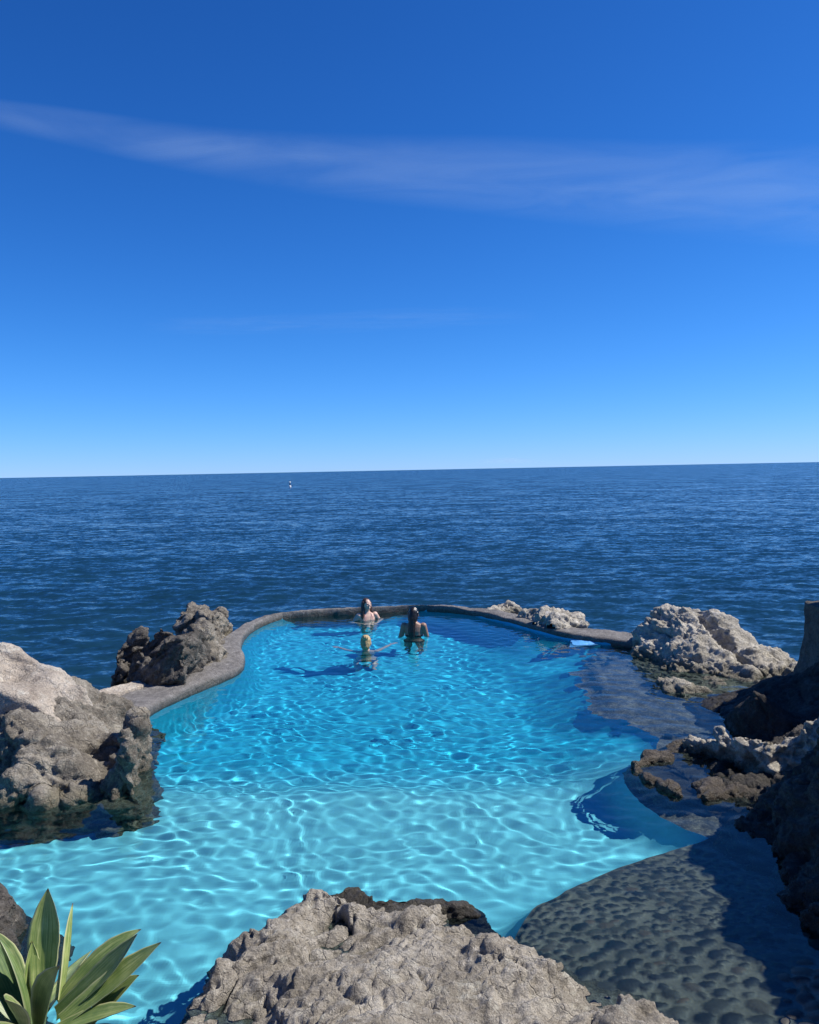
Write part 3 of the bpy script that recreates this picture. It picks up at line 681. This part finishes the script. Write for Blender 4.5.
# ---------------------------------------------------------------- buoy
bp = atz(290, 487.2, SEA)
M_WHITE = plain('white_buoy_paint', (.78, .8, .8), .4, .05); M_NAVY = plain('dark_buoy_band', (.03, .04, .06), .5, .1)
def lathe(prof, n=24):
    V = []; fcs = []
    for r_, z in prof:
        for a in range(n): V.append((r_*math.cos(2*math.pi*a/n), r_*math.sin(2*math.pi*a/n), z))
    for a in range(len(prof)-1):
        for b_ in range(n): fcs.append((a*n+b_, a*n+(b_+1) % n, (a+1)*n+(b_+1) % n, (a+1)*n+b_))
    fcs.append(tuple(range(n))[::-1]); fcs.append(tuple((len(prof)-1)*n+b_ for b_ in range(n)))
    return mesh('lathe', V, fcs)
bu = empty('marker_buoy', tuple(bp)); tag(bu, 'tiny white marker buoy far out on the open sea', 'buoy')
S = .8*bp[1]/185
link('float', lathe([(.18*S, -.4*S), (.34*S, -.15*S), (.36*S, .1*S), (.33*S, .45*S), (.2*S, .55*S)]), M_WHITE, bu)
link('mast', lathe([(.16*S, .55*S), (.14*S, 1.1*S), (.12*S, 1.15*S)]), M_NAVY, bu)
link('topmark', lathe([(.1*S, 1.15*S), (.26*S, 1.2*S), (.26*S, 1.6*S), (.1*S, 1.66*S)]), M_WHITE, bu)

# ---------------------------------------------------------------- agave
m, nt, N, L, B = newmat('agave_leaf'); M_LEAF = m
uv = N.new('ShaderNodeAttribute'); uv.attribute_name = 'across'; ul = N.new('ShaderNodeAttribute'); ul.attribute_name = 'along'
oi = N.new('ShaderNodeObjectInfo'); tc = N.new('ShaderNodeTexCoord')
cb = N.new('ShaderNodeCombineXYZ'); L.new(math_(N, L, 'MULTIPLY', uv.outputs['Fac'], 7), cb.inputs[0]); L.new(math_(N, L, 'MULTIPLY', ul.outputs['Fac'], 1.2), cb.inputs[1]); L.new(math_(N, L, 'MULTIPLY', oi.outputs['Random'], 40), cb.inputs[2])
n1 = noise(N, L, cb.outputs[0], 2.0, 5, .6); n2 = noise(N, L, tc.outputs['Object'], 14, 4, .6)
base = ramp(N, L, math_(N, L, 'ADD', math_(N, L, 'MULTIPLY', n1.outputs[0], .6), math_(N, L, 'MULTIPLY', n2.outputs[0], .4)), [(.36, (.085, .15, .04)), (.5, (.18, .25, .07)), (.62, (.33, .38, .14))]).outputs[0]
edge = ramp(N, L, math_(N, L, 'ABSOLUTE', uv.outputs['Fac']), [(.86, 0.), (.97, 1.)]).outputs[0]
base = mixc(N, L, math_(N, L, 'MULTIPLY', edge, .7), base, (.50, .50, .27))
tipc = ramp(N, L, ul.outputs['Fac'], [(.955, 0.), (.985, 1.)]).outputs[0]
base = mixc(N, L, tipc, base, (.10, .06, .03))
hv = N.new('ShaderNodeHueSaturation'); L.new(base, hv.inputs['Color']); L.new(math_(N, L, 'ADD', math_(N, L, 'MULTIPLY', oi.outputs['Random'], .5), .7), hv.inputs['Value']); L.new(math_(N, L, 'ADD', math_(N, L, 'MULTIPLY', oi.outputs['Random'], -.03), .515), hv.inputs['Hue'])
L.new(hv.outputs[0], B.inputs['Base Color']); B.inputs['Roughness'].default_value = .42
b = N.new('ShaderNodeBump'); b.inputs['Strength'].default_value = .25; b.inputs['Distance'].default_value = .004; L.new(n1.outputs[0], b.inputs['Height']); L.new(b.outputs[0], B.inputs['Normal'])
def leaf(root, tip_, width, sag, up, root_loc, twist=0., cup=.25, ridge=1):
    """a fleshy leaf from root to tip; sag bends the middle, up is the rough normal of its upper face"""
    root = np.array(root, float); tip_ = np.array(tip_, float); n = 34; mcr = 11
    mid = (root+tip_)/2+np.array(sag, float)
    V = []; al = []; ac = []
    for side in (1, -1):
        for a in range(n+1):
            t = a/n; p = (1-t)**2*root+2*t*(1-t)*mid+t*t*tip_
            tg = 2*(1-t)*(mid-root)+2*t*(tip_-mid); tg /= np.linalg.norm(tg)
            u = np.array(up, float); u -= (u@tg)*tg; u /= np.linalg.norm(u); s = np.cross(tg, u)
            an_ = twist*t; s, u = s*math.cos(an_)+u*math.sin(an_), u*math.cos(an_)-s*math.sin(an_)
            prof_ = (.58+.42*math.sin(min(t/.55, 1)*math.pi/2)) if t < .55 else max(0., 1-((t-.55)/.45)**1.75)
            w = width*.5*prof_*(1+.02*math.sin(t*37+root[0]*9))
            th = .012*(1-t)**.7*min(1, prof_+.1)+.0015
            for b_ in range(mcr):
                q_ = b_/(mcr-1)*2-1
                off = s*(q_*w)+u*(cup*w*(q_*q_)-cup*w*.3+.02*w*math.cos(q_*14))
                if side < 0: off = off-u*(th*(1-q_*q_)+.0008)
                V.append(p+off); al.append(t); ac.append(q_)
    k = (n+1)*mcr; i = np.arange(2*k).reshape(2, n+1, mcr); Fc = []
    for s_i in (0, 1):
        for a in range(n):
            for b_ in range(mcr-1):
                qd = [i[s_i, a, b_], i[s_i, a, b_+1], i[s_i, a+1, b_+1], i[s_i, a+1, b_]]
                Fc.append(qd if s_i == 0 else qd[::-1])
    for a in range(n):
        Fc.append([i[0, a, 0], i[0, a+1, 0], i[1, a+1, 0], i[1, a, 0]]); Fc.append([i[0, a, -1], i[1, a, -1], i[1, a+1, -1], i[0, a+1, -1]])
    me = mesh('leaf', np.array(V)-np.array(root_loc), np.array(Fc))
    for nm, dat in (('along', al), ('across', ac)):
        at = me.attributes.new(nm, 'FLOAT', 'POINT'); at.data.foreach_set('value', np.array(dat, np.float32))
    bm = bmesh.new(); bm.from_mesh(me); bmesh.ops.recalc_face_normals(bm, faces=bm.faces); bm.to_mesh(me); bm.free(); me.shade_smooth()
    return me
ab = aty(44, 1040, 2.36)
ag = empty('agave', tuple(ab)); tag(ag, 'green spineless agave rosette at the bottom left above the pool', 'plant')
C0 = np.array(ab)
def pt(px, py, Y): return aty(px, py, Y)
leaves = [  # root, tip, width, sag, up
    (pt(42, 1000, 2.42), pt(48, 888, 2.50), .100, (-.012, .02, 0), (.1, -1, .25), 0, .3),
    (pt(58, 1000, 2.44), pt(72.5, 903, 2.58), .052, (.0, .0, -.01), (-.8, -.6, .3), .6, .5),
    (pt(58, 1004, 2.42), pt(141, 929, 2.52), .085, (.0, .0, .045), (-.35, -.45, 1), .1, .3),
    (pt(56, 1014, 2.38), pt(137, 934, 2.42), .075, (.03, -.01, .0), (-.45, -.7, .6), .1, .3),
    (pt(60, 1022, 2.34), pt(161, 942, 2.40), .080, (.02, 0, .012), (-.4, -.6, .8), .15, .32),
    (pt(84, 1030, 2.36), pt(139, 975, 2.40), .070, (-.005, 0, .03), (-.45, -.6, .7), .1, .3),
    (pt(50, 1032, 2.32), pt(136, 1006, 2.26), .075, (0, 0, .02), (-.1, -.1, 1), .05, .25),
    (pt(40, 1036, 2.34), pt(59, 966, 2.12), .105, (-.03, -.02, .02), (-.62, -.72, .0), .1, .3),
    (pt(28, 1036, 2.36), pt(-2, 938, 2.34), .100, (.035, 0, .05), (-.75, -.62, .12), 0, .3),
    (pt(26, 1010, 2.42), pt(32, 941, 2.46), .05, (.012, 0, 0), (.8, -.5, .2), .3, .5),
    (pt(24, 1030, 2.34), pt(-30, 920, 2.40), .09, (.0, 0, .05), (.8, -.3, .5), 0, .3),
    (pt(30, 1036, 2.30), pt(6, 1000, 2.08), .09, (-.0, 0, .05), (.3, -.4, .8), 0, .28),
    (pt(30, 1036, 2.38), pt(-70, 985, 2.36), .09, (.0, 0, .06), (.5, -.2, .8), 0, .3),
    (pt(30, 1020, 2.44), pt(-8, 930, 2.75), .085, (0, 0, .04), (.4, -.6, .7), 0, .3),
    (pt(40, 1042, 2.32), pt(-60, 1045, 2.15), .095, (0, 0, .06), (.2, 0, 1), 0, .25),
    (pt(48, 1040, 2.32), pt(150, 1050, 2.14), .09, (0, 0, .05), (-.1, 0, 1), 0, .25),
    (pt(45, 1010, 2.44), pt(92, 950, 2.8), .07, (0, 0, .03), (-.3, -.6, .7), 0, .3),
]
for (r_, t_, w_, sg, u_, tw, cup) in leaves: link('leaf', leaf(r_, t_, w_, sg, u_, C0, tw, cup), M_LEAF, ag)
stm = lathe([(.05, -.3), (.06, -.15), (.055, -.06), (.04, -.02), (.01, .01)], 20)
link('stem', stm, plain('agave_stem', (.16, .15, .08), .8, .3, 20), ag)

# ---------------------------------------------------------------- people
def ell(bm, c, r, rot=None, seg=20):
    mt = Matrix.Translation(c) @ (rot.to_4x4() if rot is not None else Matrix.Identity(4)) @ Matrix.Diagonal((*r, 1))
    bmesh.ops.create_uvsphere(bm, u_segments=seg, v_segments=seg//2+2, radius=1, matrix=mt)
def cone(bm, a, b_, ra, rb, seg=16):
    a, b_ = Vector(a), Vector(b_); d = b_-a
    q = d.to_track_quat('Z', 'Y').to_matrix().to_4x4()
    bmesh.ops.create_cone(bm, cap_ends=True, segments=seg, radius1=ra, radius2=rb, depth=d.length, matrix=Matrix.Translation((a+b_)/2) @ q)
def chain(bm, pts, rad, seg=16):
    for a in range(len(pts)):
        ell(bm, pts[a], (rad[a],)*3, seg=seg)
        if a: cone(bm, pts[a-1], pts[a], rad[a-1], rad[a], seg)
def loft(bm, rows, seg=28):
    prev = None
    first = None
    for (z, hw, hd, yo, xo) in rows:
        ring = [bm.verts.new((xo+hw*math.cos(t), yo+hd*math.sin(t), z)) for t in np.arange(seg)*2*math.pi/seg]
        if prev:
            for a in range(seg): bm.faces.new((prev[a], prev[(a+1) % seg], ring[(a+1) % seg], ring[a]))
        else: first = ring
        prev = ring
    bm.faces.new(first[::-1]); bm.faces.new(prev)
TORSO = [(.76, .07, .07, 0), (.81, .15, .10, .01), (.88, .172, .118, .01), (.95, .155, .108, .005), (1.03, .122, .085, 0), (1.10, .124, .087, -.003), (1.18, .142, .1, -.005), (1.26, .155, .1, 0), (1.33, .162, .082, .005), (1.375, .125, .065, .01), (1.41, .062, .056, .012), (1.46, .05, .052, .005)]
def hand(bm, w, d, n, curl=.3):
    """palm and five fingers from wrist w along d, n is the palm's normal"""
    w, d, n = Vector(w), Vector(d).normalized(), Vector(n).normalized(); s = d.cross(n).normalized()
    R_ = Matrix((s, d, n)).transposed()
    ell(bm, w+d*.045, (.038, .05, .015), R_)
    for k, (o, ln) in enumerate(((-.027, .062), (-.009, .075), (.009, .07), (.026, .055))):
        p0 = w+d*.075+s*o; p1 = p0+(d*math.cos(curl*.5)-n*math.sin(curl*.5))*ln*.5+s*o*.15; p2 = p1+(d*math.cos(curl)-n*math.sin(curl))*ln*.55
        chain(bm, [p0, p1, p2], [.0088, .0082, .0068], 8)
    p0 = w+d*.02-s*.03; p1 = p0+(d*.6-s*.75).normalized()*.035; chain(bm, [p0, p1, p1+(d*.9-s*.3).normalized()*.03], [.011, .01, .008], 8)
def build_person(name, label, loc, rz, arms, legs, head_rot, skin, hairmat, hair, top, suitmat, skirt=True):
    root = empty(name, loc, rz); tag(root, label, 'person')
    bm = bmesh.new()
    loft(bm, [(z, a, b_, y, 0) for z, a, b_, y in TORSO])
    for s in (-1, 1):
        ell(bm, (s*.07, -.085, 1.205), (.062, .055, .06))
        ell(bm, (s*.08, .065, .87), (.085, .07, .085))
        ell(bm, (s*.155, .0, 1.345), (.055, .055, .05))
    for s, (e, w, hd, hn) in zip((-1, 1), arms):
        sh = Vector((s*.165, .005, 1.345))
        chain(bm, [sh, (sh+Vector(e))/2, Vector(e), Vector(e)*.6+Vector(w)*.4, Vector(w)], [.05, .044, .037, .036, .025])
        hand(bm, w, hd, hn)
    for s, (kn, ank) in zip((-1, 1), legs):
        hp = Vector((s*.088, .01, .84)); kn, ank = Vector(kn), Vector(ank)
        chain(bm, [hp, hp*.5+kn*.5, kn, kn*.65+ank*.35, ank], [.088, .075, .054, .053, .036])
        fd = Vector((0, -1, -.12)); chain(bm, [ank+Vector((0, .02, -.03)), ank+fd*.08+Vector((0, 0, -.03)), ank+fd*.15+Vector((0, 0, -.035))], [.034, .033, .022])
    HR = Matrix.Rotation(head_rot[1], 3, 'Z') @ Matrix.Rotation(head_rot[0], 3, 'X'); hc = Vector((0, -.005, 1.545)); base_n = Vector((0, .008, 1.44))
    off = lambda p: base_n + HR @ (Vector(p)-base_n)
    cone(bm, (0, .01, 1.36), off((0, .005, 1.49)), .055, .046)
    ell(bm, off(hc), (.073, .092, .105), HR, 24); ell(bm, off((0, -.03, 1.495)), (.053, .06, .06), HR); ell(bm, off((0, -.068, 1.462)), (.024, .022, .02), HR)
    cone(bm, off((0, -.085, 1.56)), off((0, -.112, 1.515)), .008, .015); ell(bm, off((0, -.108, 1.515)), (.016, .013, .011), HR)
    ell(bm, off((0, -.09, 1.482)), (.024, .01, .009), HR)
    for s in (-1, 1):
        ell(bm, off((s*.075, .0, 1.53)), (.01, .022, .032), HR); ell(bm, off((s*.038, -.07, 1.523)), (.022, .02, .02), HR); ell(bm, off((s*.033, -.086, 1.562)), (.024, .01, .008), HR)
    me = bpy.data.meshes.new('body'); bm.to_mesh(me); bm.free()
    me = remesh(me, .0055, 3)
    link('body', me, skin, root, recv=True)
    for s in (-1, 1):
        bm = bmesh.new(); ell(bm, off((s*.032, -.083, 1.545)), (.013, .008, .008), HR); me = bpy.data.meshes.new('eye'); bm.to_mesh(me); bm.free(); me.shade_smooth(); link('eye', me, M_EYE, root)
    bm = bmesh.new(); hair(bm, off, HR); me = bpy.data.meshes.new('hair'); bm.to_mesh(me); bm.free()
    me = remesh(me, .006, 2); Vv = getv(me); Nn = getn(me)
    q = Vv*[60, 60, 9]; Vv = Vv+Nn*(.006*fbm(q, 3, 3)+.004*fbm(Vv*30, 2, 4))[:, None]; me.vertices.foreach_set('co', Vv.astype(np.float32).ravel()); me.update()
    link('hair', me, hairmat, root, recv=True)
    if top:
        def band(z1, z2, grow):
            rows = [t for t in TORSO]; zz = np.linspace(z1, z2, 6); tz = [t[0] for t in rows]
            return [(z, np.interp(z, tz, [t[1] for t in rows])+grow, np.interp(z, tz, [t[2] for t in rows])+grow, np.interp(z, tz, [t[3] for t in rows]), 0) for z in zz]
        bm = bmesh.new(); loft(bm, band(1.165, 1.20, .006))
        for s in (-1, 1):
            ell(bm, (s*.07, -.092, 1.2), (.06, .055, .055)); chain(bm, [(s*.075, -.125, 1.24), (s*.07, -.09, 1.33), (s*.06, -.02, 1.405), (s*.02, .066, 1.42)], [.006]*4, 8)
        me = bpy.data.meshes.new('bikini_top'); bm.to_mesh(me); bm.free(); link('bikini_top', remesh(me, .005, 1), suitmat, root, recv=True)
        bm = bmesh.new(); loft(bm, band(.79, .92, .007)); 
        for s in (-1, 1): ell(bm, (s*.08, .068, .87), (.088, .074, .07))
        me = bpy.data.meshes.new('bikini_bottom'); bm.to_mesh(me); bm.free(); link('bikini_bottom', remesh(me, .006, 1), suitmat, root, recv=True)
    return root
def skinmat(name, col):
    m = plain(name, col, .45, .06, 12); B = m.node_tree.nodes['Principled BSDF']
    B.inputs['Subsurface Weight'].default_value = .0; B.inputs['Specular IOR Level'].default_value = .45
    return m
M_EYE = plain('eye_dark', (.02, .015, .012), .2, .1)
SK_FAIR = skinmat('fair_skin', (.62, .41, .32)); SK_TAN = skinmat('tanned_skin', (.34, .20, .14)); SK_MID = skinmat('light_tan_skin', (.55, .38, .29))
H_BROWN = plain('brown_hair', (.055, .03, .02), .4, .4, 50); H_BLACK = plain('black_hair', (.012, .009, .008), .35, .3, 50); H_BLOND = plain('blonde_hair', (.42, .30, .14), .5, .35, 50)
S_PINK = plain('pink_bikini', (.55, .22, .22), .6, .1); S_BLACK = plain('black_bikini', (.01, .01, .012), .5, .1)
def cap(bm, off, HR, grow=1.):
    ell(bm, off((0, .012, 1.562)), (.082*grow, .094*grow, .1*grow), HR, 24); ell(bm, off((0, .045, 1.53)), (.076, .066, .1), HR)
def hair_long_front(bm, off, HR):
    cap(bm, off, HR)
    for s in (-1, 1):
        chain(bm, [off((s*.07, .0, 1.58)), off((s*.085, .01, 1.50)), off((s*.095, -.01, 1.40)), Vector((s*.11, -.06, 1.30)) if s < 0 else Vector((.10, .05, 1.32))], [.028, .034, .036, .022])
    chain(bm, [off((0, .07, 1.56)), off((0, .08, 1.45)), Vector((-.02, .10, 1.3)), Vector((-.03, .11, 1.2))], [.06, .07, .06, .03])
def hair_long_back(bm, off, HR):
    cap(bm, off, HR)
    chain(bm, [off((0, .06, 1.57)), off((0, .085, 1.48)), Vector((.015, .10, 1.38)), Vector((.022, .115, 1.27)), Vector((.024, .108, 1.17)), Vector((.02, .1, 1.11))], [.068, .066, .058, .058, .048, .018])
    for s in (-1, 1): chain(bm, [off((s*.066, .03, 1.56)), off((s*.05, .07, 1.45))], [.03, .03])
def hair_bun(bm, off, HR):
    cap(bm, off, HR); ell(bm, off((0, .07, 1.63)), (.05, .048, .045), HR); ell(bm, off((.0, .08, 1.50)), (.055, .035, .05), HR)

# facing the camera, leaning by the far rim
p = atz(367, 619, 0); zf = float(floor_z(np.array([p[0]]), np.array([p[1]]))[0])
build_person('person', 'long haired woman facing the camera in front of the far rim', (p[0], p[1], -1.27), RAD(24),
             (((-.33, .03, 1.12), (-.16, -.2, 1.06), (.9, -.4, -.1), (0, 0, -1)), ((.31, .04, 1.12), (.13, -.2, 1.05), (-.9, -.4, -.1), (0, 0, -1))),
             (((-.1, -.06, .45), (-.11, .0, .08)), ((.1, -.06, .45), (.11, .0, .08))), (RAD(-6), RAD(14)), SK_FAIR, H_BROWN, hair_long_front, True, S_PINK)
# back to the camera
p = atz(414, 636, 0)
build_person('person', 'woman with long black hair and dark bikini seen from behind', (p[0], p[1], -1.17), RAD(172),
             (((-.22, -.06, 1.1), (-.14, -.24, .98), (.3, -.9, -.2), (0, 0, -1)), ((.24, .0, 1.08), (.26, -.2, .98), (-.2, -.9, -.1), (0, 0, -1))),
             (((-.1, -.03, .45), (-.11, .02, .08)), ((.1, -.03, .45), (.11, .02, .08))), (RAD(2), RAD(-8)), SK_TAN, H_BLACK, hair_long_back, True, S_BLACK)
# swimmer with arms spread
p = atz(366, 650, 0)
build_person('person', 'blonde swimmer with hair tied up, arms spread on the water', (p[0], p[1], -1.425), RAD(184),
             (((-.28, -.20, 1.345), (-.40, -.38, 1.385), (-.7, -.65, .2), (0, 0, 1)), ((.30, -.16, 1.32), (.42, -.33, 1.34), (.7, -.65, .05), (0, 0, 1))),
             (((-.14, -.34, .56), (-.12, .0, .34)), ((.16, -.30, .54), (.14, .06, .36))), (RAD(0), RAD(-10)), SK_MID, H_BLOND, hair_bun, True, S_BLACK)

# ---------------------------------------------------------------- clouds: thin sheets of ice cloud high over the sea
def cloudmat(name, thick, scale, stretch, lo, hi):
    m = bpy.data.materials.new(name); m.use_nodes = True; nt = m.node_tree; nt.nodes.clear(); N, L = nt.nodes, nt.links
    out = N.new('ShaderNodeOutputMaterial'); tr = N.new('ShaderNodeBsdfTransparent'); df = N.new('ShaderNodeBsdfDiffuse'); tl = N.new('ShaderNodeBsdfTranslucent')
    df.inputs[0].default_value = (.66, .85, 1, 1); tl.inputs[0].default_value = (.66, .85, 1, 1)
    ad = N.new('ShaderNodeMixShader'); L.new(df.outputs[0], ad.inputs[1]); L.new(tl.outputs[0], ad.inputs[2])
    geo = N.new('ShaderNodeNewGeometry'); mp_ = N.new('ShaderNodeMapping'); mp_.inputs['Scale'].default_value = stretch; mp_.inputs['Rotation'].default_value = (0, 0, RAD(12)); L.new(geo.outputs['Position'], mp_.inputs['Vector'])
    n_ = noise(N, L, mp_.outputs[0], scale, 7, .6, .8); at = N.new('ShaderNodeAttribute'); at.attribute_name = 'cover'
    f_ = ramp(N, L, n_.outputs[0], [(lo, 0.), (hi, 1.)]).outputs[0]
    f_ = math_(N, L, 'ADD', math_(N, L, 'MULTIPLY', f_, .85), .15)
    f_ = math_(N, L, 'MULTIPLY', math_(N, L, 'MULTIPLY', f_, at.outputs['Fac']), thick)
    mx = N.new('ShaderNodeMixShader'); L.new(f_, mx.inputs[0]); L.new(tr.outputs[0], mx.inputs[1]); L.new(ad.outputs[0], mx.inputs[2]); L.new(mx.outputs[0], out.inputs[0])
    return m
def cloud(name, axis_px, half_px, alt, mat, label, thick=60., n=90, mrow=25):
    ax = catmull(np.array([(a, b_, h_) for (a, b_), h_ in zip(axis_px, half_px)], float), 18)
    V = []; den = []
    for side in (0, 1):
        for a in range(len(ax)):
            for b_ in range(mrow):
                q = b_/(mrow-1)*2-1
                p = atz(ax[a, 0], ax[a, 1]+q*ax[a, 2], alt)
                V.append(p+np.array([0, 0, side*thick*(1-q*q)]))
                e = min(1, a/4, (len(ax)-1-a)/4); den.append(max(0, (1-q*q))**1.3*e)
    k = len(ax)*mrow; i = np.arange(2*k).reshape(2, len(ax), mrow)
    f = np.concatenate([np.stack([i[s, :-1, :-1], i[s, :-1, 1:], i[s, 1:, 1:], i[s, 1:, :-1]], -1).reshape(-1, 4) for s in (0, 1)])
    me = mesh(name, np.array(V), f); at = me.attributes.new('cover', 'FLOAT', 'POINT'); at.data.foreach_set('value', np.array(den, np.float32))
    o = link(name, me, mat); tag(o, label, 'cloud', kind='stuff'); return o
M_CIR = cloudmat('cirrus', .10, .0004, (.6, 1.3, 1), .32, .72)
cloud('cirrus_cloud', ((-60, 105), (60, 125), (200, 150), (340, 166), (500, 176), (640, 186), (760, 192), (900, 200)), (14, 20, 26, 34, 42, 48, 54, 58), 7000, M_CIR, 'long thin white cirrus streak across the upper sky')
M_CIR2 = cloudmat('faint_cirrus', .035, .0009, (.4, 1.6, 1), .4, .7)
cloud('cirrus_cloud', ((140, 326), (240, 325), (340, 322), (440, 317), (540, 316)), (9, 11, 12, 12, 8), 7000, M_CIR2, 'very faint white cirrus wisp low in the middle of the sky')
M_LOW = cloudmat('low_cloud', .45, .0012, (1, .3, 1), .35, .65)
cloud('low_cloud', ((472, 462.0), (490, 461.5), (510, 460.8), (530, 461.2), (546, 462.4)), (1.5, 3, 3.6, 2.6, 1.2), 900, M_LOW, 'small pale cloud low over the horizon in the middle', 30)

# ---------------------------------------------------------------- light, sky, camera
sun_dir = Vector((1, .12, 1.2)).normalized()
Ls = bpy.data.lights.new('sun', 'SUN'); Ls.energy = 5.0; Ls.angle = RAD(.5); Ls.color = (1, .95, .88)
so = bpy.data.objects.new('sun', Ls); COL.objects.link(so); so.rotation_euler = sun_dir.to_track_quat('Z', 'Y').to_euler(); so.location = (20, 5, 25)
Ls.cycles.is_caustics_light = True
w = bpy.data.worlds.new('World'); sc.world = w; w.use_nodes = True; nt = w.node_tree
sky = nt.nodes.new('ShaderNodeTexSky'); sky.sky_type = 'NISHITA'; sky.sun_disc = False
sky.sun_elevation = math.asin(sun_dir.z); sky.sun_rotation = math.atan2(sun_dir.x, sun_dir.y)
sky.air_density = .7; sky.dust_density = 0; sky.ozone_density = 10.0; sky.altitude = 0
bg = nt.nodes['Background']; bg.inputs[1].default_value = .083
sp = nt.nodes.new('ShaderNodeSeparateColor'); cbn = nt.nodes.new('ShaderNodeCombineColor'); nt.links.new(sky.outputs[0], sp.inputs[0])
for k_, (g_, ga) in enumerate(((1.6, 1.9), (1.4, 2.55), (1.3, 2.8))):     # the deep, saturated sky of the photograph
    x_ = math_(nt.nodes, nt.links, 'POWER', math_(nt.nodes, nt.links, 'MULTIPLY', sp.outputs[k_], .1), g_)
    x_ = math_(nt.nodes, nt.links, 'MULTIPLY', x_, ga)
    x_ = math_(nt.nodes, nt.links, 'DIVIDE', x_, math_(nt.nodes, nt.links, 'ADD', math_(nt.nodes, nt.links, 'MULTIPLY', x_, (1., .8, .35)[k_]), 1.))
    nt.links.new(math_(nt.nodes, nt.links, 'MULTIPLY', x_, 10.), cbn.inputs[k_])
nt.links.new(cbn.outputs[0], bg.inputs[0])

cam = bpy.data.cameras.new('camera'); co = bpy.data.objects.new('camera', cam); COL.objects.link(co); sc.camera = co
cam.sensor_fit = 'VERTICAL'; cam.sensor_height = 24; cam.lens = F/1024*24; cam.clip_start = .05; cam.clip_end = 300000
M3 = Matrix((Vector(RT), Vector(UP), Vector(-FWD))).transposed()
co.matrix_world = Matrix.Translation(EYE) @ M3.to_4x4()

sc.render.engine = 'CYCLES'
cy = sc.cycles; cy.use_denoising = True; cy.max_bounces = 10; cy.transmission_bounces = 8; cy.diffuse_bounces = 3; cy.glossy_bounces = 4; cy.transparent_max_bounces = 16
cy.caustics_refractive = True; cy.caustics_reflective = False; cy.sample_clamp_indirect = 4.; cy.blur_glossy = .5
vs = sc.view_settings; vs.view_transform = 'Standard'; vs.look = 'None'; vs.exposure = .27; vs.gamma = 1; vs.use_curve_mapping = False
